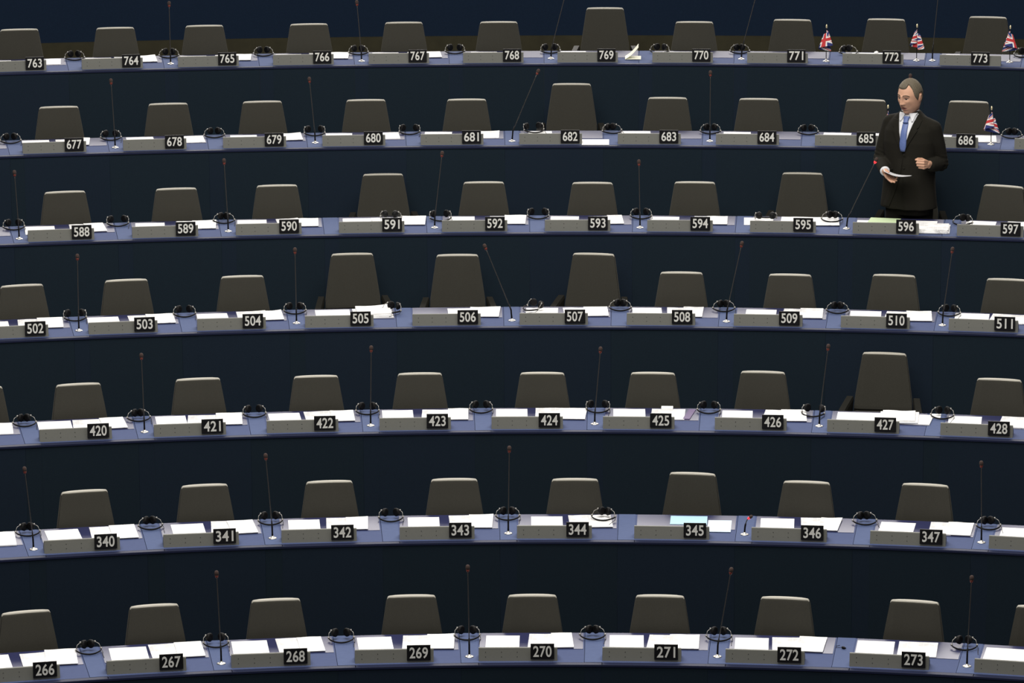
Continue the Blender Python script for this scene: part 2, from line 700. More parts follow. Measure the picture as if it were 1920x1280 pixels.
def make_chair():
    r = empty('swivel_chair', (0, 0, 0), 0, 'x', 'chair', 'grey chairs behind the desks')
    obj('backrest', backrest_bm(), M_FAB, r, smooth=False)
    obj('top_trim', cap_bm(), M_CAP, r)
    r.children[-1]['label'] = 'pale beige trim along the top edge'
    obj('lumbar_pad', lumbar_bm(), M_FAB, r)
    obj('back_shell', shell_bm(), M_RIM, r)
    obj('seat', seat_bm(), M_FAB, r)
    for s in (-1, 1):
        obj('armrest', arm_bm(s), M_SHELL, r)
    obj('column', column_bm(), M_METAL, r)
    for i in range(5):
        obj('foot', foot_bm(i), M_METAL, r)
    return r


# (row, number): column and line of the middle of the backrest's top edge, turn in degrees
CHAIRS = {
    763: (36, 54, 2), 764: (216, 51, 1), 765: (383, 47, 0), 766: (579, 44, -1), 767: (757, 41, 0), 768: (935, 40, 0), 769: (1134.5, 14, 0), 770: (1302, 40, 0),
    771: (1486, 36, 2), 772: (1662, 35, 2), 773: (1853, 31, 2),
    677: (110, 199, 1), 678: (315, 193, 0), 679: (491.5, 189, -1), 680: (686, 186, 0), 681: (875, 185, 0), 682: (1072, 156, 1), 683: (1252, 182, 1), 684: (1423, 184, 1),
    685: (1624, 186, 2), 686: (1817, 189, 2),
    588: (121, 358, -2), 589: (330, 352, -1), 590: (519, 346, -1), 591: (718, 325, 0), 592: (907, 340, 0), 593: (1111, 341, 1), 594: (1303, 340, 1), 595: (1505, 323, 1), 597: (1884, 347, 13),
    502: (40, 533, -3), 503: (236, 523, -2), 504: (454, 516, -1), 505: (660, 474, -1), 506: (857.5, 476, 0), 507: (1114, 474, 7), 508: (1278, 509, 1), 509: (1482, 513, 1),
    510: (1677, 514, 3), 511: (1891, 522, 2),
    420: (146, 718, -2), 421: (370.5, 708, -2), 422: (592, 703, -1), 423: (787, 698, 0), 424: (1017, 697, 1), 425: (1224.5, 697, 1), 426: (1431, 695, 2), 427: (1659, 660, 2), 428: (1874.5, 709, 2),
    340: (157, 918, -3), 341: (382.6, 907, -2), 342: (617, 900, -1), 343: (851.5, 896, 0), 344: (1078, 896, 0), 345: (1299.5, 885, 5), 346: (1513, 901, 2), 347: (1736, 906, 3),
    266: (47, 1144, -3), 267: (288, 1132, -2), 268: (516.5, 1121, -1), 269: (771, 1114, 0), 270: (998, 1113, 0), 271: (1238, 1114, 1), 272: (1473, 1118, 3), 273: (1716, 1124, 3),
}
TALL = {769, 682, 591, 595, 505, 506, 507, 427}
RAISED = {769, 682, 505, 506, 507, 427}      # seats screwed higher
EXTRA_CHAIRS = [(4, -38, 724, 'dark grey chair cut off at the left end of the third row from bottom'),
                (6, 1953, 1135, 'dark grey chair cut off at the right end of the bottom row')]
chair0 = None


def place_chair(k, px, py, turn, label, rise=1.061):
    global chair0
    if chair0 is None:
        chair0 = make_chair()
        c = chair0
    else:
        c = copy_tree(chair0)
    zt = ROW_Z[k] - DESK_H + CH_TOP * rise
    c.scale = (1, 1, rise)
    p = at_z(px, py, zt)
    phi, dr = to_arc(k, p)
    # the top edge's middle lies this far behind the chair's own origin
    yo = back_y(CH_TOP) + 0.014 + 0.045
    rz = -phi + math.radians(-turn)
    c.rotation_euler = (0, 0, rz)
    off = Matrix.Rotation(rz, 3, 'Z') @ Vector((0, yo, 0))
    c.location = Vector((p.x - off.x, p.y - off.y, ROW_Z[k] - DESK_H))
    c['label'] = label
    return c


for n, (px, py, tn) in CHAIRS.items():
    st = 'grey chair pushed back' if n in TALL else 'grey chair tucked in'
    place_chair(SEAT_ROW[n], px, py, tn, '%s behind plate %d, %s' % (st, n, where(n)), 1.141 if n in RAISED else 1.061)
for k, px, py, lb in EXTRA_CHAIRS:
    place_chair(k, px, py, 2, lb)
# chair of the man who stands up: pushed back behind him
ch = place_chair(2, 1704, 299, 0, 'dark grey chair mostly hidden behind the standing man in the dark suit')
MAN_PHI = phi_at_px(2, 1707, 0.84, 0.5)
ch.location = arc_pt(2, MAN_PHI, 1.17, -DESK_H)
ch.rotation_euler = (0, 0, -MAN_PHI)

# ------------------------------------------------------------------ headsets
def headset(spread, open_):
    """local: x along the desk, y away from the viewer, base on the desk"""
    r = empty('headset', (0, 0, 0), 0, 'x', 'headset', 'black interpretation headsets')
    bm = bmesh.new()
    pts = []
    for i in range(17):
        a = pi * i / 16
        pts.append((-cos(a) * 0.083, -0.005 - sin(a) * 0.068, 0.008 + 0.012 * abs(cos(a)) ** 2))
    loft(bm, [[Vector(p) + Vector(q) for q in ((0, 0, -0.006), (cos(pi * i / 16) * 0.004, sin(pi * i / 16) * 0.004, 0), (0, 0, 0.006), (-cos(pi * i / 16) * 0.004, -sin(pi * i / 16) * 0.004, 0))] for i, p in enumerate(pts)])
    obj('headband', bm, M_RUB, r, smooth=True)
    for s in (-1, 1):
        cup = Vector((s * spread, 0.035, 0.046))
        bm = bmesh.new()
        j = Vector((s * 0.083, -0.004, 0.022))
        lathe(bm, [(0.001, -0.008), (0.0065, -0.006), (0.008, 0), (0.0065, 0.006), (0.001, 0.008)], 10, j)
        k2 = Vector((s * (spread + 0.022), 0.026, 0.062))
        tube(bm, [j, j * 0.5 + k2 * 0.5 + Vector((s * 0.006, 0, 0.008)), k2], [0.0026, 0.0022, 0.0022], 6)
        lathe(bm, [(0.001, -0.007), (0.0055, -0.005), (0.0068, 0), (0.0055, 0.005), (0.001, 0.007)], 10, k2)
        o = obj('yoke', bm, M_YOKE, r, smooth=True)
        o['label'] = 'silver yoke'
        bm = bmesh.new()
        ax = Vector((-s * 0.8, -0.6, 0.05)).normalized()
        lathe(bm, [(0.010, -0.018), (0.022, -0.014), (0.027, -0.004), (0.0285, 0.002), (0.0295, 0.010), (0.025, 0.016), (0.010, 0.014)], 18, cup, ax)
        obj('ear_cup', bm, M_RUB, r, smooth=True)
    bm = bmesh.new()
    tube(bm, [(0.085, -0.008, 0.014), (0.089, -0.035, 0.004), (0.082, -0.07, 0.003), (0.079, -0.11, 0.003), (0.077, -0.15, 0.003)], 0.0018, 6)
    obj('cable', bm, M_RUB, r)
    return r


HS = {}


def place_headset(k, px, label, var=0, dr=0.345, turn=0.0, dz=0.0035, py=None):
    dr *= 1.7
    sp = (0.026, 0.034, 0.043, 0.056)[var]
    if var not in HS:
        c = headset(sp, False)
        HS[var] = c
    else:
        c = copy_tree(HS[var])
    if py is None:
        phi = phi_at_px(k, px, dr, 0.0)
        loc = arc_pt(k, phi, dr, dz)
    else:
        loc = at_z(px, py, ROW_Z[k] + dz)
        phi, _ = to_arc(k, loc)
    c.location = loc
    c.rotation_euler = (0, 0, -phi + math.radians(turn))
    c['label'] = label
    return c


# column, variant (how far apart the cups), turn; between which plates
GAPS = [
    [(140, 1, 0, '763 and 764'), (317, 1, -4, '764 and 765'), (494, 1, 0, '765 and 766'), (672, 1, 4, '766 and 767'), (853, 2, 0, '767 and 768'), (1032, 2, 5, '768 and 769'),
     (1237, 1, -12, '769 and 770'), (1387, 0, 6, '770 and 771')],
    [(208, 2, 0, '677 and 678'), (402, 1, 0, '678 and 679'), (590, 3, 0, '679 and 680'), (768, 3, 0, '680 and 681'), (1147, 0, 20, '682 and 683'),
     (1332, 1, 0, '683 and 684'), (1515, 1, 8, '684 and 685')],
    [(221, 3, 0, '588 and 589'), (420, 0, 0, '589 and 590'), (1009, 3, 0, '592 and 593'), (1202, 2, 0, '593 and 594')],
    [(141, 3, 0, '502 and 503'), (346, 2, 0, '503 and 504'), (553, 2, 0, '504 and 505'), (1163, 0, 0, '507 and 508'), (1357, 0, 6, '508 and 509'), (1570, 0, 4, '509 and 510'),
     (1780, 1, -3, '510 and 511')],
    [(260, 0, 4, '420 and 421'), (477, 2, 4, '421 and 422'), (689, 2, 0, '422 and 423'), (902, 2, 0, '423 and 424'), (1121, 3, 0, '424 and 425'), (1329, 2, 0, '425 and 426'),
     (1767, 1, -4, '427 and 428')],
    [(282, 0, 4, '340 and 341'), (507, 2, 0, '341 and 342'), (733, 2, 0, '342 and 343'), (952, 1, 0, '343 and 344'), (1621, 0, 14, '346 and 347'), (1853, 0, 14, 'the last two desks of the second row from bottom')],
    [(166, 0, 4, '266 and 267'), (405, 2, 0, '267 and 268'), (640, 2, 0, '268 and 269'), (876, 2, 0, '269 and 270'), (1111, 0, 0, '270 and 271'), (1348, 1, 4, '271 and 272'),
     (1808, 1, 10, 'the last two desks of the bottom row')],
]
for k in range(7):
    for i, (px, var, tn, nm) in enumerate(GAPS[k]):
        if nm[0].isdigit():
            a = int(nm[:3])
            i0 = a - min(PLATES[k]) + 1
            lb = 'black headset between plates %s, after %s desk of %s' % (nm, ORD[i0], ROWNAME[k])
        else:
            lb = 'black headset between %s' % nm
        place_headset(k, px, lb, var, turn=tn)
place_headset(1, 20, 'black headset at the left end of the second row from top, before plate 677', 1)
place_headset(2, 26, 'black headset at the left end of the third row from top, before plate 588', 2)
place_headset(4, 46, 'black headset at the left end of the third row from bottom, before plate 420', 0)
place_headset(5, 52, 'black headset at the left end of the second row from bottom, before plate 340', 0)
place_headset(0, 1919, 'black headset at the right end of the top row, past plate 773', 1, turn=-20)
place_headset(1, 1897, 'black headset past the flag at the right end of the second row from top', 0, turn=4)
place_headset(0, 1590, 'black headset lying turned beside the white papers behind plate 772', 0, turn=25, dr=0.34)
place_headset(1, 1001, 'black headset lying on the papers behind plate 682', 3, turn=15, dr=0.36, dz=0.006)
place_headset(2, 1560, 'black headset lying on the papers to the right of plate 595', 0, turn=-4, dr=0.30, dz=0.010)
place_headset(2, 1436, 'black headset with cups apart to the left of plate 595', 3, turn=180, dr=0.30, dz=0.008)
place_headset(2, 1806, 'black headset before the turned chair behind plate 597', 0, turn=-25, dr=0.31)
place_headset(2, 733, 'black headset half hidden behind plate 591', 2, turn=170, dr=0.34, dz=0.008)
place_headset(2, 826, 'black headset around the microphone base between plates 591 and 592', 3, turn=6, dr=0.31)
place_headset(3, 735, 'black headset tilted over the thick papers right of plate 505', 1, turn=-35, dr=0.30, dz=0.012)
place_headset(3, 1000, 'black headset lying on the sheet left of plate 507', 3, turn=-60, dr=0.33, dz=0.008)
place_headset(4, 1525, 'black headset with wide spread cups between plates 426 and 427', 3, turn=-12, dr=0.32)
place_headset(5, 1132, 'black headset lying on the printed papers right of plate 344', 0, turn=-14, dr=0.32, dz=0.012)

# ------------------------------------------------------------------ gooseneck microphones
def mic_parts(r, head, lit):
    """head: where the microphone's tip lies, in local coordinates"""
    h = Vector(head)
    bm = bmesh.new()
    lathe(bm, [(0.029, 0.0), (0.029, 0.003), (0.022, 0.007), (0.010, 0.010), (0.0085, 0.016), (0.006, 0.018)], 24)
    obj('base', bm, M_SILV, r, smooth=True)
    L = h.length
    bend = Vector((0, 0, 0.09 * min(1, L / 0.5)))
    pts = []
    for i in range(15):
        t = i / 14
        q = bend * 2 * (1 - t) * t * 0.9 + h * t if L > 0.3 else (Vector((0, 0, 0.10)) * 2 * (1 - t) * t + h * t * t)
        if L > 0.3:
            # rises straight for the sleeve, then leans in a line towards the head
            if t < 0.15:
                q = Vector((0, 0, L * 0.15 * t / 0.15)).lerp(h * t, 0.25)
            else:
                s = Vector((0, 0, L * 0.15)).lerp(h * 0.15, 0.25)
                q = s.lerp(h, (t - 0.15) / 0.85)
        pts.append(q)
    cut = 3 if L > 0.3 else 7
    bm = bmesh.new()
    tube(bm, pts[:cut + 1], [0.0075] + [0.006] * (cut - 1) + [0.005], 8)
    obj('sleeve', bm, M_RUB, r, smooth=True)
    bm = bmesh.new()
    tube(bm, pts[cut:], 0.0033, 8)
    obj('stem', bm, M_STEM, r, smooth=True)
    d = (pts[-1] - pts[-2]).normalized()
    tip = pts[-1]
    sc = 1.0 if L > 0.3 else 0.8
    bm = bmesh.new()
    lathe(bm, [(0.004, -0.016 * sc), (0.009 * sc, -0.012 * sc), (0.0115 * sc, 0.0), (0.0115 * sc, 0.003)], 14, tip, d)
    rg = obj('light_ring', bm, M_RINGLIT if lit else M_RING, r, smooth=True)
    rg['label'] = 'red glowing ring' if lit else 'dull red ring'
    bm = bmesh.new()
    lathe(bm, [(0.0115 * sc, 0.003), (0.0138 * sc, 0.010 * sc), (0.0142 * sc, 0.019 * sc), (0.0125 * sc, 0.028 * sc), (0.0075 * sc, 0.034 * sc), (0.001, 0.036 * sc)], 16, tip, d)
    obj('foam_head', bm, M_FOAM, r, smooth=True)


MICS = [
    (0, 320, 120, 317, 6, 'between plates 764 and 765'), (0, 678, 115, 669, 4, 'between plates 766 and 767'), (0, 1033, 110, 1063, -22, 'leaning right between plates 768 and 769'),
    (0, 1390, 111, 1423, -28, 'leaning right between plates 770 and 771'), (0, 1748, 114, 1761, -25, 'between plates 772 and 773'),
    (1, 216, 277, 208, 151, 'between plates 677 and 678'), (1, 591, 268, 580, 148, 'between plates 679 and 680'), (1, 960, 265, 1009, 133, 'leaning far right between plates 681 and 682'),
    (1, 1331, 265, 1332, 136, 'between plates 683 and 684'), (1, 1699, 267, 1707, 142, 'half hidden behind the standing man'),
    (2, 36, 448, 27, 323, 'before plate 588'), (2, 428, 434, 420, 301, 'between plates 589 and 590'), (2, 815, 427, 829, 287, 'between plates 591 and 592'),
    (2, 1200, 427, 1198, 303, 'between plates 593 and 594'), (2, 1587, 429, 1643, 299, 'with lit red ring before the standing man'),
    (3, 148, 620, 145, 480, 'between plates 502 and 503'), (3, 556, 606, 553, 468, 'between plates 504 and 505'), (3, 960, 601, 909, 461, 'leaning left between plates 506 and 507'),
    (3, 1362, 603, 1391, 456, 'leaning between plates 508 and 509'), (3, 1767, 610, 1786, 467, 'between plates 510 and 511'),
    (4, 271, 810, 265, 666, 'between plates 420 and 421'), (4, 695, 798, 696, 652, 'between plates 422 and 423'), (4, 1115, 795, 1126, 654, 'between plates 424 and 425'),
    (4, 1536, 799, 1553, 649, 'between plates 426 and 427'),
    (5, 63, 1030, 46, 879, 'before plate 340'), (5, 511, 1009, 498, 854, 'between plates 341 and 342'), (5, 953, 1000, 955, 840, 'between plates 343 and 344'),
    (5, 1396, 1002, 1406, 966, 'short, bent and lit between plates 345 and 346'), (5, 1840, 1017, 1840, 868, 'past plate 347'),
    (6, 415, 1244, 406, 1074, 'between plates 267 and 268'), (6, 880, 1231, 877, 1063, 'between plates 269 and 270'), (6, 1345, 1231, 1371, 1068, 'between plates 271 and 272'),
    (6, 1813, 1249, 1822, 1083, 'past plate 273'),
]
mic_no = {}
for k, bx, by, hx, hy, wh in MICS:
    loc = at_z(bx, by, ROW_Z[k] + 0.0015)
    phi, _ = to_arc(k, loc)
    mic_no[k] = mic_no.get(k, 0) + 1
    ordw = ORD[mic_no[k]]
    r = empty('gooseneck_microphone', loc, -phi, 'microphone %s, %s along %s' % (wh, ordw, ROWNAME[k]), 'microphone', 'gooseneck microphones on the desks')
    # head in the vertical plane along the desk through the base
    d = ray(hx, hy)
    nrm = Vector((sin(phi), cos(phi), 0))
    t = (loc - CAM).dot(nrm) / d.dot(nrm)
    hp = CAM + d * t - loc
    head = Matrix.Rotation(phi, 3, 'Z') @ hp
    lit = (k, bx) == (2, 1587)
    short = (k, bx) == (5, 1396)
    # tip of the light ring sits a little below the head's middle
    L = head.length
    head = head * ((L - 0.018) / L)
    mic_parts(r, head, lit or short)

# ------------------------------------------------------------------ papers on the desks
def sheet(k, xl, xr, v0, v1, label, m=M_PAPER, z=0.0035, th=0.002, rot=0.0, curl=0.0, wave=0.0, name='paper_sheet', cat='paper', group='papers on the desks', lift=0.0):
    v0, v1 = v0 * 1.7, v1 * 1.7
    vm = (v0 + v1) / 2
    p0, p1 = phi_at_px(k, xl, vm, z), phi_at_px(k, xr, vm, z)
    ph = (p0 + p1) / 2
    w = (p1 - p0) * (ROW_R[k] + vm)
    d = v1 - v0
    bm = bmesh.new()
    nx, ny = 12, 6
    top, bot = [], []
    rx = random.uniform(0, 6)
    for j in range(ny + 1):
        for i in range(nx + 1):
            s, t = i / nx - 0.5, j / ny - 0.5
            zz = curl * max(0, (s + t * 0.6)) ** 2 * 4 + wave * (0.5 + 0.5 * sin(s * 7 + rx)) * (0.6 + t) + lift * (t + 0.5)
            top.append(bm.verts.new((s * w, t * d, th + zz)))
            bot.append(bm.verts.new((s * w, t * d, zz)))
    n = nx + 1
    for j in range(ny):
        for i in range(nx):
            a = j * n + i
            bm.faces.new((top[a], top[a + 1], top[a + n + 1], top[a + n]))
            bm.faces.new((bot[a], bot[a + n], bot[a + n + 1], bot[a + 1]))
    for i in range(nx):
        bm.faces.new((top[i], bot[i], bot[i + 1], top[i + 1]))
        a = ny * n + i
        bm.faces.new((top[a], top[a + 1], bot[a + 1], bot[a]))
    for j in range(ny):
        a = j * n
        bm.faces.new((top[a], top[a + n], bot[a + n], bot[a]))
        a = j * n + nx
        bm.faces.new((top[a], bot[a], bot[a + n], top[a + n]))
    o = obj(name, bm, m, loc=arc_pt(k, ph, vm, z), rz=-ph + math.radians(rot))
    tag(o, label, cat, group)
    return o


# number: left sheet (x0, x1) or None; documents on the other side: list of (x0, x1)
PAP = {
    763: ((0, 22), [(85, 114)]), 764: ((160, 209), [(215, 262), (250, 293)]), 765: ((338, 387), [(403, 450), (438, 471)]), 766: ((517, 565), [(580, 622), (615, 654)]),
    767: ((698, 747), [(763, 808), (800, 827)]), 768: ((883, 932), []), 769: ((1051, 1099), []), 770: ((1243, 1298), []), 771: (None, []), 772: ((1598, 1656), []), 773: ((1773, 1799), []),
    677: ((42, 93), [(105, 152), (140, 168)]), 678: ((238, 289), [(340, 383)]), 679: ((432, 482), [(500, 540), (528, 566)]), 680: ((610, 660), [(700, 749)]), 681: ((796, 847), [(895, 936)]),
    682: ((991, 1035), []), 683: ((1166, 1220), []), 684: ((1357, 1408), []), 685: ((1543, 1595), [(1634, 1656)]), 686: ((1745, 1783), [(1820, 1868)]),
    588: ((47, 103), [(131, 175), (160, 197)]), 589: ((254, 309), [(333, 375), (360, 405)]), 590: ((445, 500), [(520, 562), (555, 597)]), 591: ((643, 697), [(698, 735), (745, 798)]),
    592: ((842, 890), [(918, 960), (945, 986)]), 593: ((1032, 1085), [(1105, 1150), (1140, 1168)]), 594: ((1220, 1273), [(1300, 1345), (1325, 1364)]), 595: ((1395, 1450), [(1464, 1525), (1510, 1573)]),
    596: (None, []), 597: ((1810, 1866), [(1886, 1925)]),
    502: ((-30, 17), [(34, 80), (70, 118)]), 503: ((165, 224), [(242, 290), (275, 327)]), 504: ((370, 428), [(445, 500), (490, 530)]), 505: ((592, 657), []), 506: (None, [(840, 890), (880, 937)]),
    507: ((986, 1046), [(1057, 1105), (1095, 1140)]), 508: ((1186, 1241), [(1251, 1290), (1280, 1318)]), 509: ((1398, 1455), [(1468, 1510), (1500, 1543)]), 510: ((1594, 1652), [(1660, 1710), (1700, 1747)]),
    511: ((1790, 1854), [(1857, 1930)]),
    420: ((72, 135), [(137, 200), (190, 235)]), 421: ((293, 350), [(352, 415), (405, 454)]), 422: ((505, 564), [(572, 630), (620, 664)]), 423: ((717, 775), [(791, 850), (840, 878)]),
    424: ((930, 989), [(1004, 1060), (1050, 1099)]), 425: ((1150, 1210), [(1221, 1284)]), 426: ((1354, 1411), [(1432, 1475), (1465, 1512)]), 427: ((1569, 1655), []), 428: ((1778, 1840), [(1875, 1930)]),
    340: ((88, 151), [(170, 215), (208, 256)]), 341: ((323, 384), [(396, 440), (430, 479)]), 342: ((541, 600), [(612, 655), (648, 690)]), 343: ((765, 824), [(843, 888), (878, 924)]),
    344: ((996, 1055), [(1067, 1115), (1105, 1147)]), 345: (None, []), 346: ((1426, 1489), [(1502, 1545), (1535, 1575)]), 347: ((1649, 1714), [(1743, 1785), (1775, 1823)]),
    266: ((-50, 20), [(40, 95), (85, 144)]), 267: ((207, 277), [(282, 340), (330, 381)]), 268: ((436, 503), [(520, 570), (560, 606)]), 269: ((671, 736), [(755, 810), (800, 852)]),
    270: ((911, 974), [(991, 1045), (1035, 1074)]), 271: ((1143, 1207), [(1215, 1265), (1255, 1311)]), 272: ((1378, 1441), [(1448, 1505), (1495, 1547)]), 273: ((1606, 1676), [(1684, 1757)]),
}
for n, (L, Rs) in PAP.items():
    k = SEAT_ROW[n]
    if L:
        shift = 0.0
        sheet(k, L[0], L[1], 0.19 + random.uniform(0, 0.01), 0.375 + random.uniform(-0.010, 0.010), 'plain white sheet left of plate %d, %s' % (n, where(n)), rot=random.uniform(-2, 2),
              th=0.0025)
    for i, (a, b) in enumerate(Rs):
        if len(Rs) == 1:
            lb = 'printed papers right of plate %d, %s' % (n, where(n))
        else:
            lb = ('printed sheet behind plate %d, %s' if i == 0 else 'printed sheet right of plate %d, %s') % (n, where(n))
        sheet(k, a, b, 0.205 - 0.006 * i + random.uniform(-0.006, 0.006), 0.385 + random.uniform(-0.014, 0.008), lb, M_PRINT, z=0.0035 + 0.0055 * i, th=0.0045, rot=random.uniform(-4, 4),
              curl=random.choice((0, 0, 0.0, 0.002)), wave=random.choice((0.0, 0.001, 0.002)))
sheet(4, -25, 24, 0.20, 0.385, 'printed papers cut off at the left end of third row from bottom', M_PRINT, th=0.006, rot=-3, wave=0.003)
sheet(5, -30, 29, 0.19, 0.385, 'printed papers cut off at the left end of second row from bottom', M_PRINT, th=0.008, rot=-3, wave=0.003)
sheet(5, 1876, 1945, 0.20, 0.36, 'plain white sheet cut off at the right end of second row from bottom')
sheet(6, 1846, 1925, 0.20, 0.365, 'plain white sheet cut off at the right end of the bottom row')
sheet(4, 1240, 1262, 0.36, 0.405, 'small white folded leaf at the back edge behind plate 425', M_PAPER, z=0.009, th=0.012)
# thick piles and odd papers
for i in range(3):
    sheet(3, 662 + 3 * i, 736 - 2 * i, 0.20 + 0.012 * i, 0.375, ('lowest', 'middle', 'topmost')[i] + ' of the thick papers piled right of plate 505', M_PRINT, z=0.0035 + 0.011 * i, th=0.009, rot=(2, -3, 3)[i],
          curl=(0.0, 0.002, 0.004)[i], wave=0.002)
for i in range(3):
    sheet(4, (1660, 1650, 1655)[i], (1747, 1722, 1716)[i], (0.205, 0.20, 0.215)[i], (0.37, 0.385, 0.38)[i], ('lowest', 'middle', 'topmost')[i] + ' of the white papers piled right of plate 427', M_PRINT, z=0.0035 + 0.009 * i,
          th=0.007, rot=(-4, 1, 2)[i], wave=(0.0, 0.002, 0.004)[i])
sheet(4, 1745, 1764, 0.33, 0.40, 'corner of white sheet beside the headset past plate 427', M_PAPER, z=0.0035)
for i in range(3):
    sheet(2, 1717 + 2 * i, 1781 - i, 0.075 + 0.01 * i, 0.245, ('lowest', 'middle', 'topmost')[i] + ' of the thick papers overhanging the mat right of plate 596', M_PRINT, z=0.004 + 0.008 * i, th=0.0075,
          rot=(1, -2, 1)[i])
sheet(2, 1700, 1757, 0.26, 0.36, 'white sheet behind the thick papers and plate 596', M_PAPER)
sheet(2, 1607, 1640, 0.25, 0.345, 'white sheet left of the pale green folder behind plate 596', M_PAPER)
sheet(2, 1628, 1685, 0.23, 0.395, 'pale green folder before the standing man', M_GREEN, z=0.006, th=0.004, rot=-6, name='folder', cat='folder', group=None)
sheet(5, 1257, 1326, 0.26, 0.385, 'pale blue sheet behind plate 345', M_BLUEP, th=0.003)
sheet(5, 1327, 1371, 0.155, 0.325, 'very pale blue sheet lying right of plate 345', M_PALEB, z=0.004, th=0.003)
sheet(1, 1091, 1142, 0.02, 0.16, 'white sheet lying at the front edge right of plate 682', M_PAPER, z=0.003, th=0.003)
sheet(0, 1408, 1416, 0.29, 0.33, 'tiny white slip behind plate 771', M_PAPER)
b_ = sheet(4, 1286, 1299, 0.21, 0.38, 'purple and gold booklet at the edge of papers right of plate 425', [M_PURPLE, M_GOLDP], z=0.0035, th=0.006, rot=-8, name='booklet', cat='booklet', group=None)
for f in b_.data.polygons:
    if f.center.y < -0.035 and f.center.y > -0.06:
        f.material_index = 1

# half-open booklet standing beside plate 769
def tent():
    bm = bmesh.new()
    # lower leaf flat, upper leaf rising from the fold on one side
    w, d = 0.135, 0.17
    for rise in (0.0, 1.0):
        rows = []
        for i in range(9):
            s = i / 8
            zz = 0.003 + rise * (0.098 * s - 0.012 * sin(pi * s))
            xx = s * w * (1 - 0.16 * rise)
            rows.append([(xx, -d / 2 + rise * s * 0.02, zz), (xx, d / 2 + rise * s * 0.05, zz), (xx, d / 2 + rise * s * 0.05, zz + 0.003), (xx, -d / 2 + rise * s * 0.02, zz + 0.003)])
        loft(bm, rows)
    return bm


ph = phi_at_px(0, 1172, 0.30, 0)
o = obj('booklet', tent(), M_CREAM, loc=arc_pt(0, ph, 0.30, 0.002), rz=-ph)
tag(o, 'half-open cream booklet standing on the desk right of plate 769', 'booklet')
# crumpled paper behind plate 772
bm = bmesh.new()
bmesh.ops.create_icosphere(bm, subdivisions=2, radius=0.02)
for v in bm.verts:
    v.co *= random.uniform(0.75, 1.2)
    v.co.z = v.co.z * 0.7 + 0.013
ph = phi_at_px(0, 1643, 0.58, 0.02)
tag(obj('crumpled_paper', bm, M_PAPER, loc=arc_pt(0, ph, 0.58, 0.006)), 'crumpled white paper ball on the sheet behind plate 772', 'paper')
# loose plug with its wire right of plate 272
ph = phi_at_px(6, 1582, 0.45, 0)
e = empty('loose_plug', arc_pt(6, ph, 0.45, 0.0015), -ph, 'small dark loose plug with thin wire between plates 272 and 273', 'plug')
bm = bmesh.new()
lathe(bm, [(0.004, -0.016), (0.008, -0.012), (0.009, 0.004), (0.005, 0.012), (0.003, 0.018)], 12, (0, 0, 0.009), (0.8, -0.5, 0))
obj('plug_body', bm, M_RUB, e, smooth=True)
bm = bmesh.new()
tube(bm, [(-0.012, 0.008, 0.009), (-0.03, 0.02, 0.004), (-0.05, 0.018, 0.002), (-0.055, 0.05, 0.002), (-0.03, 0.075, 0.002)], 0.0015, 6)
obj('wire', bm, M_RUB, e)

# ------------------------------------------------------------------ small table flags
def union_jack(u, v):
    """0 blue, 1 white, 2 red at u (0..2) along the fly, v (0..1) up the hoist"""
    x, y = u - 1.0, v - 0.5
    if abs(x) < 0.1 or abs(y) < 0.1:
        return 2
    if abs(x) < 0.167 or abs(y) < 0.167:
        return 1
    s = 1 if x * y > 0 else -1
    d = (abs(y) - abs(x) * 0.5) / 1.118
    if abs(d) < 0.1:
        side = d * (1 if x * s > 0 else -1)
        if 0.0 < side < 0.067:
            return 2
        return 1
    return 0


def flag(k, px, py, top_y, label, sway, mirror=1, wid=1.0):
    loc = at_z(px, py, ROW_Z[k] + 0.0)
    phi, dr = to_arc(k, loc)
    r = empty('table_flag', loc, -phi, label, 'flag', 'small union flags on the desks')
    H = 0.315
    bm = bmesh.new()
    lathe(bm, [(0.030, 0.0), (0.030, 0.003), (0.016, 0.008), (0.007, 0.014), (0.005, 0.022), (0.0, 0.022)], 20)
    obj('flag_base', bm, M_SILV, r, smooth=True)
    bm = bmesh.new()
    tube(bm, [(0, 0, 0.01), (0, 0, H - 0.03)], 0.0034, 8)
    obj('flag_pole', bm, M_RUB, r)
    bm = bmesh.new()
    lathe(bm, [(0.0035, -0.034), (0.0065, -0.028), (0.0075, -0.016), (0.006, -0.006), (0.001, 0.0)], 12, (0, 0, H))
    obj('finial', bm, M_GOLD, r, smooth=True)
    bm = bmesh.new()
    nu, nv = 56, 28
    zt = H - 0.045
    g = []
    for i in range(nu + 1):
        u = i / nu
        col = []
        for j in range(nv + 1):
            v = j / nv
            # hoist runs down the pole; the fly hangs in two folds that cross the pole
            a = 2 * pi * u * 1.05 + sway
            spread = 0.056 * (0.22 + 0.95 * (v * 0.75 + u * 0.35)) * min(1, u * 5)
            x = mirror * wid * spread * sin(a)
            y = -0.006 - 0.018 * min(1, u * 4) * (0.4 + v) * (1.2 - cos(a * 1.0)) * 0.6
            z = zt - v * 0.118 - 0.058 * u - 0.006 * cos(a) * v
            col.append(bm.verts.new((x, y, z)))
        g.append(col)
    for i in range(nu):
        for j in range(nv):
            f = bm.faces.new((g[i][j], g[i][j + 1], g[i + 1][j + 1], g[i + 1][j]))
            f.material_index = (0, 1, 2)[union_jack((i + 0.5) / nu * 2, 1 - (j + 0.5) / nv)]
    c = obj('flag_cloth', bm, [M_FBLUE, M_FWHITE, M_FRED], r)
    s = c.modifiers.new('cloth_thickness', 'SOLIDIFY')
    s.thickness = 0.0008
    for f in c.data.polygons:
        f.use_smooth = True
    return r


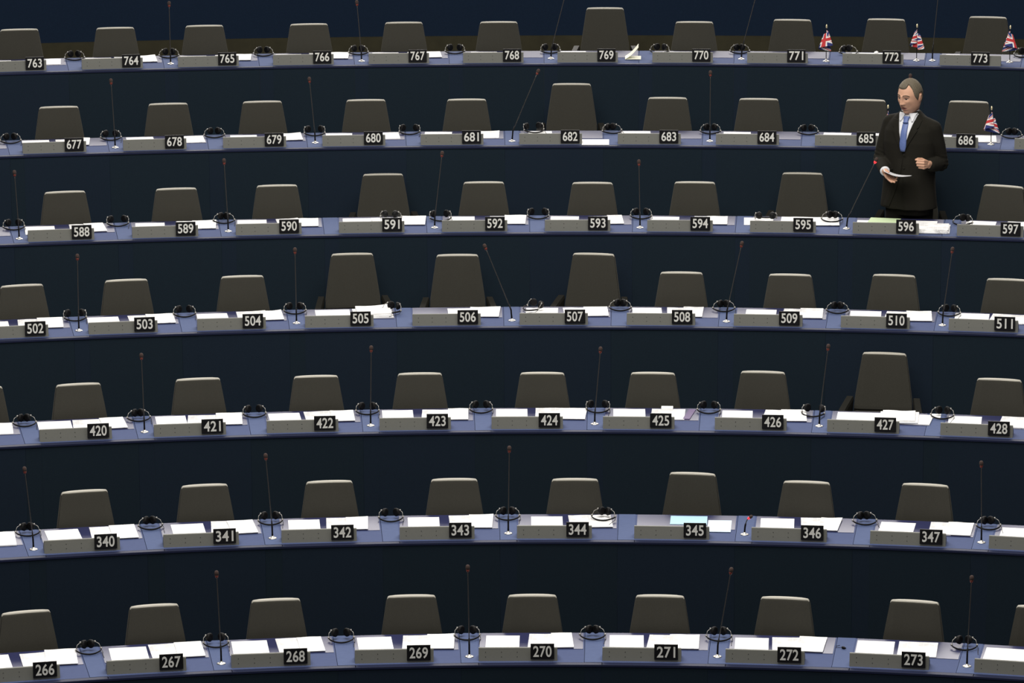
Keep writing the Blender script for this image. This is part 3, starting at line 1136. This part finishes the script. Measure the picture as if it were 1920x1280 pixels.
flag(0, 1549, 115, 48, 'small union flag on black pole right of plate 771 in the top row', 0.3)
flag(0, 1718.5, 114, 48, 'small union flag on black pole right of plate 772 in the top row', 2.7)
flag(0, 1893, 117, 50, 'small union flag on black pole right of plate 773 at the end of top row', 0.9, -1)
flag(1, 1858, 271, 205, 'small union flag on black pole right of plate 686 behind the standing man', 1.5)
flag(1, 1664, 268, 203, 'small flag hidden behind the standing man, only its gold tip above his shoulder', 0.5, 1, 0.3)

# ------------------------------------------------------------------ the speaking man
M_SKIN = mat('skin', (0.60, 0.345, 0.230), 0.55, spec=0.35, noise=0.07, nscale=40)
M_LIP = mat('lips', (0.36, 0.145, 0.11), 0.5)
M_BROW = mat('eyebrow', (0.15, 0.092, 0.060), 0.9)
M_EYE = mat('eye', (0.42, 0.36, 0.32), 0.3)
M_IRIS = mat('iris', (0.02, 0.015, 0.012), 0.25)
M_MOUTH = mat('mouth_inside', (0.07, 0.025, 0.02), 0.6)
M_HAIR = mat('grey_brown_hair', (0.125, 0.104, 0.072), 0.65, spec=0.35, noise=0.35, nscale=130, bump=0.5, bscale=400)
M_SUIT = mat('dark_suit_wool', (0.0135, 0.0125, 0.0095), 0.92, spec=0.12, noise=0.2, nscale=150, bump=0.35, bscale=35)
M_TROU = mat('dark_trouser_wool', (0.0095, 0.0088, 0.0068), 0.92, spec=0.12, bump=0.35, bscale=30)
M_SHIRT = mat('white_shirt_cotton', (0.68, 0.69, 0.72), 0.8, spec=0.2)
M_TIE = mat('blue_silk_tie', (0.105, 0.155, 0.36), 0.45, spec=0.4, noise=0.25, nscale=160)
M_SHOE = mat('black_leather', (0.008, 0.008, 0.008), 0.3)
TH = math.radians(-20)          # chest turned this way


def T(x, y, z):
    """chest coordinates to the figure's own"""
    return Vector((x * cos(TH) - y * sin(TH), x * sin(TH) + y * cos(TH), z))


def ball(bm, c, r, n=12, m=8):
    c = Vector(c)
    rx = r if isinstance(r, (tuple, list)) else (r, r, r)
    rings = []
    for i in range(m + 1):
        a = -pi / 2 + pi * i / m
        rings.append([c + Vector((rx[0] * max(cos(a), 0.02) * cos(2 * pi * q / n), rx[1] * max(cos(a), 0.02) * sin(2 * pi * q / n), rx[2] * sin(a))) for q in range(n)])
    loft(bm, rings)


def limb(bm, pts, radii, n=14):
    tube(bm, pts, radii, n)
    for p, r in zip(pts, radii):
        ball(bm, p, r, n, 8)


def ellipse_ring(cx, cy, a, b, z, n=32, p=2.3, rot=TH):
    out = []
    for i in range(n):
        t = 2 * pi * i / n
        c, s = cos(t), sin(t)
        x = a * abs(c) ** (2 / p) * (1 if c >= 0 else -1)
        y = b * abs(s) ** (2 / p) * (1 if s >= 0 else -1)
        x, y = x * cos(rot) - y * sin(rot), x * sin(rot) + y * cos(rot)
        out.append((cx + x, cy + y, z))
    return out


def remeshed(bm, voxel, smooth_n, name):
    """union of overlapping closed shapes as one continuous skin"""
    bmesh.ops.recalc_face_normals(bm, faces=bm.faces[:])
    me = bpy.data.meshes.new(name)
    bm.to_mesh(me)
    bm.free()
    o = bpy.data.objects.new('tmp', me)
    COL.objects.link(o)
    m = o.modifiers.new('r', 'REMESH')
    m.mode = 'VOXEL'
    m.voxel_size = voxel
    dg = bpy.context.evaluated_depsgraph_get()
    me2 = bpy.data.meshes.new_from_object(o.evaluated_get(dg))
    bpy.data.objects.remove(o)
    b2 = bmesh.new()
    b2.from_mesh(me2)
    for _ in range(smooth_n):
        bmesh.ops.smooth_vert(b2, verts=b2.verts, factor=0.5, use_axis_x=True, use_axis_y=True, use_axis_z=True)
    return b2


man = empty('person', arc_pt(2, MAN_PHI, 0.84, -DESK_H), -MAN_PHI, 'standing man in dark suit, white shirt and blue tie, speaking and holding a paper', 'person')

# ---- head, in its own coordinates (face towards -y, origin at the middle of the head)
HEAD_C = Vector((-0.008, -0.040, 1.682))
HEAD_M = Matrix.Translation(HEAD_C) @ Matrix.Rotation(math.radians(-36), 4, 'Z') @ Matrix.Rotation(math.radians(9), 4, 'X') @ Matrix.Rotation(math.radians(2), 4, 'Y') @ Matrix.Diagonal((1.08, 1.08, 1.13, 1))


def g(x, c, w):
    return math.exp(-((x - c) / w) ** 2)


def head_point(lat, lon):
    """lat -pi/2..pi/2, lon 0 = front"""
    d = Vector((sin(lon) * cos(lat), -cos(lon) * cos(lat), sin(lat)))
    a, b, c = 0.079, 0.099, 0.119
    if d.z < 0:
        c = 0.119 + 0.016 * d.z * d.z * 1.0
    x, y, z = d.x * a, d.y * b, d.z * c
    # skull fuller at the back and top, jaw narrower and further forward
    if z < 0:
        t = -z / c
        x *= 1 - 0.12 * t ** 1.6
        if y > 0:
            y *= 1 - 0.35 * t
        else:
            y *= 1.0 + 0.02 * t
    else:
        t = z / c
        x *= 1 + 0.05 * sin(pi * t)
        y *= 1 + 0.03 * sin(pi * t)
    # square off jaw
    x *= 1 + 0.09 * g(z, -0.075, 0.032)
    if d.y < 0.15:
        fr = max(0.0, min(1.0, (0.15 - d.y) / 0.5))
        y -= fr * 0.006 * g(z, 0.030, 0.011) * g(abs(x), 0.028, 0.03)              # brow ridge
        y += fr * 0.010 * g(z, 0.008, 0.011) * g(abs(x), 0.031, 0.014)             # eye sockets
        y -= fr * 0.0045 * g(z, 0.007, 0.006) * g(abs(x), 0.031, 0.010)            # eyelids
        prof = 0.0
        if -0.040 < z < 0.032:
            u = (0.032 - z) / 0.062
            prof = 0.006 + 0.022 * max(0, min(1, u)) ** 1.2
            if u > 1:
                prof *= max(0.0, 1 - (u - 1) / 0.16) ** 0.7
        w = 0.0085 + 0.006 * g(z, -0.028, 0.012)
        y -= fr * prof * g(x, 0, w)                                               # nose
        y -= fr * 0.006 * g(z, -0.031, 0.006) * g(abs(x), 0.014, 0.006)            # nostril wings
        y -= fr * 0.005 * g(z, -0.012, 0.018) * g(abs(x), 0.048, 0.018)            # cheekbones
        y += fr * 0.003 * g(z, -0.052, 0.014) * g(abs(x), 0.042, 0.012)
        y -= fr * 0.0060 * g(z, -0.0535, 0.0045) * g(x, 0, 0.020)                  # upper lip
        y -= fr * 0.0070 * g(z, -0.0735, 0.005) * g(x, 0, 0.017)                   # lower lip
        y += fr * 0.0075 * g(z, -0.0630, 0.0040) * g(x, 0, 0.016)                  # open mouth
        y -= fr * 0.0120 * g(z, -0.106, 0.016) * g(x, 0, 0.026)                   # chin
        y += fr * 0.004 * g(z, -0.084, 0.006) * g(x, 0, 0.02)
    return Vector((x, y, z))


bm = bmesh.new()
NL, NA = 90, 120
rings = []
for i in range(NL + 1):
    lat = -pi / 2 + 0.02 + (pi - 0.04) * i / NL
    rings.append([HEAD_M @ head_point(lat, 2 * pi * q / NA) for q in range(NA)])
loft(bm, rings)
for s in (-1, 1):                                                     # ears
    pts = []
    for i in range(13):
        a = -0.6 + 4.3 * i / 12
        pts.append(HEAD_M @ Vector((s * (0.079 + 0.008 * sin(a * 0.7)), 0.018 + 0.015 * cos(a) * 0.9, -0.006 + 0.028 * sin(a))))
    limb(bm, pts, [0.0052] * 13, 8)
    for (yy, zz, r) in ((0.016, -0.004, 0.014), (0.012, -0.028, 0.008), (0.018, 0.010, 0.012)):
        ball(bm, HEAD_M @ Vector((s * 0.078, yy, zz)), (r * 0.5, r, r), 10, 6)
limb(bm, [HEAD_M @ Vector((0, 0.025, -0.05)), Vector((-0.002, 0.008, 1.56)), Vector((0.0, 0.02, 1.46))], [0.060, 0.061, 0.075], 20)
# ---- trunk and limbs under the clothes
loft(bm, [ellipse_ring(0, 0.01, a, b, z) for z, a, b in ((0.84, 0.14, 0.10), (0.95, 0.155, 0.11), (1.08, 0.15, 0.105), (1.25, 0.165, 0.11), (1.38, 0.17, 0.105), (1.46, 0.14, 0.08), (1.50, 0.08, 0.06))])
SH_R, EL_R, WR_R = Vector((0.178, -0.055, 1.432)), Vector((0.240, 0.0, 1.145)), Vector((0.158, -0.205, 1.160))
SH_L, EL_L, WR_L = Vector((-0.160, 0.075, 1.452)), Vector((-0.232, 0.055, 1.165)), Vector((-0.192, -0.165, 1.106))
for a_, b_, c_ in ((SH_R, EL_R, WR_R), (SH_L, EL_L, WR_L)):
    limb(bm, [a_, a_.lerp(b_, 0.5), b_, b_.lerp(c_, 0.5), c_], [0.050, 0.045, 0.038, 0.036, 0.026], 14)
for s in (-1, 1):
    limb(bm, [Vector((s * 0.085, 0.01, 0.88)), Vector((s * 0.095, 0.0, 0.50)), Vector((s * 0.10, 0.02, 0.09))], [0.075, 0.052, 0.036], 14)
    limb(bm, [Vector((s * 0.10, 0.035, 0.05)), Vector((s * 0.11, -0.14, 0.035))], [0.034, 0.026], 12)


def hand(bm, wrist, f, n, l, curls, thumb, size=1.0):
    """wrist point; f = towards the knuckles, n = palm side, l = thumb side; curls per finger (three joint angles, degrees)"""
    f = Vector(f).normalized()
    l = (Vector(l) - f * Vector(l).dot(f)).normalized()
    n0 = f.cross(l)
    n = n0 if n0.dot(Vector(n)) > 0 else -n0
    wrist = Vector(wrist)
    lens = [(0.045, 0.027, 0.021), (0.050, 0.030, 0.022), (0.046, 0.028, 0.021), (0.036, 0.021, 0.018)]
    lat = [0.029, 0.010, -0.010, -0.028]
    pal = [0.088, 0.090, 0.086, 0.078]
    rad = [0.0092, 0.0096, 0.0092, 0.0080]
    for i in range(4):
        base = wrist + l * lat[i] * 0.55 + f * 0.012
        kn = wrist + f * pal[i] * size + l * lat[i]
        limb(bm, [base, base.lerp(kn, 0.5) - n * 0.002, kn], [0.0145, 0.0135, 0.0115], 10)
        p = kn
        ang = 0.0
        pts = [p]
        for L, c in zip(lens[i], curls[i]):
            ang += math.radians(c)
            p = p + (f * cos(ang) + n * sin(ang)) * L * size
            pts.append(p)
        limb(bm, pts, [rad[i] + 0.001, rad[i], rad[i] * 0.93, rad[i] * 0.85], 10)
    # thumb leaves the side of the palm near its base
    p = wrist + f * 0.024 + l * 0.020 + n * 0.006
    pts = [p]
    for d, L in zip(thumb, (0.042, 0.032, 0.026)):
        v = (f * d[0] + l * d[1] + n * d[2]).normalized()
        p = p + v * L * size
        pts.append(p)
    limb(bm, pts, [0.015, 0.0118, 0.0105, 0.0088], 10)
    limb(bm, [wrist - f * 0.03, wrist + f * 0.02], [0.026, 0.024], 14)


# his left hand: loose fist with thumb against the index finger, thumb side up
hand(bm, WR_R + Vector((-0.012, -0.030, 0.020)), (-0.35, -0.92, 0.12), (-0.9, 0.35, 0), (0.05, 0.10, 1.0),
     [(78, 92, 50), (80, 92, 52), (83, 92, 55), (86, 92, 55)], [(0.75, 0.50, 0.75), (0.85, 0.05, 0.55), (0.85, -0.25, 0.3)], 1.04)
# his right hand: palm up under the sheet, thumb over it
HL_W = WR_L + Vector((0.006, -0.022, -0.004))
hand(bm, HL_W, (0.40, -0.78, -0.32), (0.15, 0.30, 0.9), (-0.8, -0.45, 0.15),
     [(2, 6, 6), (3, 9, 8), (6, 14, 12), (12, 22, 18)], [(0.6, 0.5, 0.6), (0.85, 0.0, 0.55), (0.95, -0.2, 0.2)], 1.0)
b2 = remeshed(bm, 0.0029, 2, 'body')
HI = HEAD_M.inverted()
for f in b2.faces:
    c = f.calc_center_median()
    f.smooth = True
    if (c - HEAD_C).length > 0.19:
        continue
    p = HI @ c
    if p.y > -0.03:
        continue
    ax = abs(p.x)
    mi = 0
    if (p.x / 0.0175) ** 2 + ((p.z + 0.0632) / 0.0036) ** 2 < 1:
        mi = 5
    elif (p.x / 0.0245) ** 2 + ((p.z + 0.0637) / 0.0125) ** 2 < 1:
        mi = 1
    else:
        zb = 0.026 + 0.008 * (1 - ((ax - 0.030) / 0.022) ** 2)
        if 0.010 < ax < 0.054 and abs(p.z - zb) < 0.0044:
            mi = 2
        ex, ez = (ax - 0.032) / 0.0135, (p.z - 0.0068) / 0.0034
        if ex * ex + ez * ez < 1:
            mi = 4 if ax - 0.031 < 0.0065 and ax - 0.031 > -0.0065 else 3
        elif abs(ax - 0.032) < 0.0165 and abs(p.z - 0.0135 + 0.1 * abs(ax - 0.032)) < 0.0016:
            mi = 2
    f.material_index = mi
obj('body', b2, [M_SKIN, M_LIP, M_BROW, M_EYE, M_IRIS, M_MOUTH], man)

# ---- hair: a cap that follows the skull, short, receding at the temples
bm = bmesh.new()
NLH, NAH = 90, 140


def hair_lim(lon):
    """height of the hairline around the head, receding at the temples"""
    a = abs(math.atan2(sin(lon), cos(lon)))           # 0 front, pi back
    if sin(lon) < 0:
        if a < 1.0:
            return 0.066 - 0.004 * a
        if a < 1.25:
            t = (a - 1.0) / 0.25
            return 0.062 - (t * t * (3 - 2 * t)) * 0.060
    if a < 0.42:
        return 0.066 + 0.006 * (a / 0.42) ** 2
    if a < 0.95:
        return 0.072 + 0.018 * sin((a - 0.42) / 0.53 * pi)
    if a < 1.25:
        t = (a - 0.95) / 0.30
        return 0.072 - (t * t * (3 - 2 * t)) * 0.070
    if a < 1.45:
        return 0.002 - (a - 1.25) / 0.20 * 0.026
    if a < 1.60:
        return -0.024 + (a - 1.45) / 0.15 * 0.048
    if a < 1.95:
        return 0.024
    t = min(1.0, (a - 1.95) / 0.5)
    return 0.024 - t * t * (3 - 2 * t) * 0.085


rows_h = []
for i in range(NLH + 1):
    lat = -0.85 + (pi / 2 - 0.02 + 0.85) * i / NLH
    ro = []
    for q in range(NAH):
        lon = 2 * pi * q / NAH
        p = head_point(lat, lon)
        nrm = Vector((p.x / 0.077 ** 2, p.y / 0.097 ** 2, p.z / 0.119 ** 2)).normalized()
        e = max(0.0, min(1.0, (p.z - hair_lim(lon)) / 0.016))
        e = e * e * (3 - 2 * e)
        tuft = (0.0007 * sin(lon * 29 + lat * 7) + 0.0006 * sin(lon * 47 - lat * 11)) * e
        th = -0.005 + e * (0.0105 + 0.005 * max(0, nrm.z)) + tuft
        ro.append(HEAD_M @ (p + nrm * th))
    rows_h.append(ro)
rows_in = [[HEAD_C.lerp(p, 0.80) for p in r] for r in (rows_h[-1], rows_h[0])]
loft(bm, [rows_in[1]] + rows_h, cap=True)
obj('hair', bm, M_HAIR, man, smooth=True)

# ---- jacket
bm = bmesh.new()
prof = ((0.795, 0.226, 0.172, -0.006), (0.83, 0.224, 0.170, -0.006), (0.95, 0.212, 0.158, -0.004), (1.08, 0.206, 0.148, 0.0), (1.20, 0.212, 0.150, 0.0), (1.32, 0.214, 0.152, 0.0), (1.41, 0.205, 0.140, 0.006),
        (1.47, 0.178, 0.115, 0.012), (1.515, 0.130, 0.092, 0.016), (1.545, 0.094, 0.079, 0.012), (1.565, 0.076, 0.070, 0.012))
loft(bm, [ellipse_ring(-0.004, cy, a, b, z, 40) for z, a, b, cy in prof])
for a_, b_, c_ in ((SH_R, EL_R, WR_R), (SH_L, EL_L, WR_L)):
    limb(bm, [a_, a_.lerp(b_, 0.4), b_, b_.lerp(c_, 0.45), b_.lerp(c_, 0.90)], [0.066, 0.068, 0.062, 0.056, 0.046], 18)
    neck = Vector((0, 0.02, 1.50))
    limb(bm, [a_ + Vector((0, 0, 0.004)), a_.lerp(neck, 0.45), a_.lerp(neck, 0.8)], [0.062, 0.064, 0.060], 16)
jb = remeshed(bm, 0.006, 4, 'jacket')
# folds at the elbows and hanging creases
for v in jb.verts:
    p = v.co
    for e_ in (EL_R, EL_L):
        d = (p - e_).length
        if d < 0.13:
            v.co += v.normal * 0.004 * sin(p.z * 190 + p.x * 60) * (1 - d / 0.13)
    if p.z < 1.2:
        an = atan2(p.y, p.x)
        v.co += v.normal * 0.0022 * sin(an * 9 + p.z * 6) * min(1, (1.2 - p.z) / 0.2)
jb.normal_update()
bvh = BVHTree.FromBMesh(jb)


def on_jacket(x, z, off):
    """point on the chest's front at chest coordinates x, z"""
    o_ = T(x, -0.6, z)
    d_ = T(0, 1, 0)
    hit = bvh.ray_cast(o_, d_)
    if hit[0] is None:
        return T(x, -0.08 + off, z)
    return hit[0] + d_ * off


def strip(bm, zs, left, right, off, th=0.004, n=6, mi=0, bulge=0.0, fade=None, fade_top=False):
    """sheet of cloth lying on the chest between two edges given per height"""
    rows_o, rows_i = [], []
    for z in zs:
        a, b = left(z), right(z)
        ro, ri = [], []
        for i in range(n + 1):
            x = a + (b - a) * i / n
            bl = bulge * sin(pi * i / n)
            k_ = 1.0
            if fade == 'left':
                k_ = min(1, i / n * 1.6)
            elif fade == 'right':
                k_ = min(1, (1 - i / n) * 1.6)
            if fade_top:
                k_ *= min(1.0, (zs[-1] - z) / 0.09)
            of = off * k_ + 0.004 * (1 - k_)
            ro.append(bm.verts.new(on_jacket(x, z, of - bl)))
            ri.append(bm.verts.new(on_jacket(x, z, of + th)))
        rows_o.append(ro)
        rows_i.append(ri)
    m = len(zs)
    for j in range(m - 1):
        for i in range(n):
            bm.faces.new((rows_o[j][i], rows_o[j][i + 1], rows_o[j + 1][i + 1], rows_o[j + 1][i])).material_index = mi
            bm.faces.new((rows_i[j][i], rows_i[j + 1][i], rows_i[j + 1][i + 1], rows_i[j][i + 1])).material_index = mi
        for i in (0, n):
            bm.faces.new((rows_o[j][i], rows_o[j + 1][i], rows_i[j + 1][i], rows_i[j][i])).material_index = mi
    for j in (0, m - 1):
        for i in range(n):
            bm.faces.new((rows_o[j][i], rows_i[j][i], rows_i[j][i + 1], rows_o[j][i + 1])).material_index = mi


lin = lambda z, z0, a, z1, b: a + (b - a) * (z - z0) / (z1 - z0)
steps = lambda a, b, n: [a + (b - a) * i / n for i in range(n + 1)]
ZV, ZT = 1.255, 1.535          # button point, top of the opening
edge = lambda z: lin(z, ZV, 0.004, ZT, 0.074)
# shirt front, collar and cuffs
bm = bmesh.new()
strip(bm, steps(ZV + 0.01, ZT + 0.012, 18), lambda z: -edge(z), lambda z: edge(z), -0.004, 0.006, 10)
collar_c = Vector((-0.006, 0.004, 0))
rings = []
for z, r in ((1.528, 0.078), (1.545, 0.0745), (1.575, 0.0685), (1.592, 0.0665)):
    rings.append([collar_c + Vector((r * 0.98 * cos(2 * pi * i / 36), r * 1.02 * sin(2 * pi * i / 36), z + 0.016 * sin(2 * pi * i / 36))) for i in range(36)])
for z, r in ((1.592, 0.0635), (1.528, 0.066)):
    rings.append([collar_c + Vector((r * 0.98 * cos(2 * pi * i / 36), r * 1.02 * sin(2 * pi * i / 36), z + 0.016 * sin(2 * pi * i / 36))) for i in range(36)])
loft(bm, rings, cap=False)
for s in (-1, 1):
    e0 = lambda z, s=s: s * lin(z, 1.492, 0.046, 1.562, 0.008)
    e1 = lambda z, s=s: s * lin(z, 1.492, 0.053, 1.562, 0.072)
    strip(bm, steps(1.492, 1.556, 8), e0 if s > 0 else e1, e1 if s > 0 else e0, -0.015, 0.007, 5)
for b_, c_, e_ in ((EL_R, WR_R, 0.97), (EL_L, WR_L, 1.06)):
    tube(bm, [b_.lerp(c_, 0.80), b_.lerp(c_, e_ - 0.06), b_.lerp(c_, e_), b_.lerp(c_, e_ + 0.005)], [0.040, 0.039, 0.0365, 0.028], 22)
obj('shirt', bm, M_SHIRT, man, smooth=True)
# tie
bm = bmesh.new()
tw = lambda z: lin(z, 1.262, 0.030, 1.485, 0.022) if z < 1.485 else lin(z, 1.485, 0.016, 1.53, 0.024)
strip(bm, steps(1.262, 1.484, 12), lambda z: -min(tw(z), edge(z) + 0.012), lambda z: min(tw(z), edge(z) + 0.012), -0.013, 0.006, 6, bulge=0.004)
strip(bm, steps(1.482, 1.530, 5), lambda z: -tw(z), lambda z: tw(z), -0.022, 0.012, 6, bulge=0.006)
obj('tie', bm, M_TIE, man, smooth=True)
# lapels and front edges belong to the jacket
bm = jb
for f in bm.faces:
    f.smooth = True
for s in (-1, 1):
    inn = lambda z, s=s: s * edge(z)
    def out(z, s=s):
        t = (z - ZV) / (ZT - ZV)
        w = 0.004 + 0.085 * t if t < 0.62 else 0.004 + 0.085 * 0.62 - (0.012 if t < 0.70 else 0.0) + 0.02 * (0.62 - t)
        return s * (edge(z) + w)
    strip(bm, steps(ZV - 0.02, ZT - 0.035, 22), inn if s > 0 else out, out if s > 0 else inn, -0.009, 0.009, 6)
# front opening below the button: the two skirts part, one curving well away
cut = lambda z: -0.004 - 0.100 * ((1.235 - z) / 0.42) ** 1.8
strip(bm, steps(0.815, 1.235, 24), lambda z: cut(z) - 0.095, cut, -0.007, 0.008, 8, fade='left', fade_top=True)
strip(bm, steps(0.800, 1.250, 24), lambda z: 0.004 + 0.030 * ((1.25 - z) / 0.45) ** 2, lambda z: 0.12, -0.009, 0.009, 8, fade='right', fade_top=True)
for z in (1.235, 1.13):
    c0 = on_jacket(0.012, z, -0.012)
    lathe(bm, [(0.004, -0.002), (0.009, -0.001), (0.009, 0.002), (0.004, 0.003)], 12, c0, T(0, -1, 0))
obj('jacket', bm, M_SUIT, man)
# trousers
bm = bmesh.new()
loft(bm, [ellipse_ring(-0.002, 0.0, a, b, z, 32) for z, a, b in ((0.74, 0.185, 0.128), (0.80, 0.190, 0.135), (0.90, 0.188, 0.135), (1.00, 0.178, 0.125), (1.05, 0.172, 0.12))])
for s in (-1, 1):
    limb(bm, [Vector((s * 0.090, 0.0, 0.80)), Vector((s * 0.098, -0.005, 0.48)), Vector((s * 0.104, 0.015, 0.10))], [0.100, 0.082, 0.072], 20)
tb = remeshed(bm, 0.008, 3, 'trousers')
for f in tb.faces:
    f.smooth = True
obj('trousers', tb, M_TROU, man)
for s in (-1, 1):
    bm = bmesh.new()
    rings = []
    for y, w, h in ((0.085, 0.02, 0.04), (0.075, 0.036, 0.07), (0.02, 0.040, 0.085), (-0.06, 0.045, 0.065), (-0.13, 0.048, 0.05), (-0.18, 0.038, 0.04), (-0.20, 0.015, 0.025)):
        rings.append([(s * 0.106 + w * cos(2 * pi * i / 16), y, max(0.0, h * 0.5 + h * 0.5 * sin(2 * pi * i / 16))) for i in range(16)])
    loft(bm, rings)
    obj('shoe', bm, M_SHOE, man, smooth=True)

# ---- the sheet he holds (a thing of its own)
bm = bmesh.new()
nx, ny = 16, 8
top, bot = [], []
A0, A1 = Vector((-0.205, -0.210, 1.130)), Vector((0.022, -0.300, 1.098))
for i in range(nx + 1):
    t = i / nx
    base = A0.lerp(A1, t) + Vector((0, 0, -0.026 * sin(pi * t) * (1 - 0.3 * t)))
    s_ = 0.03 + 0.135 * t
    d = Vector((0.10 * (1 - t), -1, s_)).normalized()
    for j in range(ny + 1):
        p = base + d * (0.19 * (j / ny - 0.35))
        top.append(bm.verts.new(p + Vector((0, 0, 0.0012))))
        bot.append(bm.verts.new(p))
n_ = ny + 1
for i in range(nx):
    for j in range(ny):
        a = i * n_ + j
        bm.faces.new((top[a], top[a + 1], top[a + n_ + 1], top[a + n_]))
        bm.faces.new((bot[a], bot[a + n_], bot[a + n_ + 1], bot[a + 1]))
    for j in (0, ny):
        a = i * n_ + j
        bm.faces.new((top[a], top[a + n_], bot[a + n_], bot[a]))
for i in (0, nx):
    for j in range(ny):
        a = i * n_ + j
        bm.faces.new((top[a], bot[a], bot[a + 1], top[a + 1]))
tag(obj('paper_sheet', bm, mat('grey_white_note_paper', (0.62, 0.62, 0.64), 0.8, spec=0.2), smooth=True, loc=man.location, rz=-MAN_PHI), 'curved sheet of paper held in the hand of the standing man', 'paper')
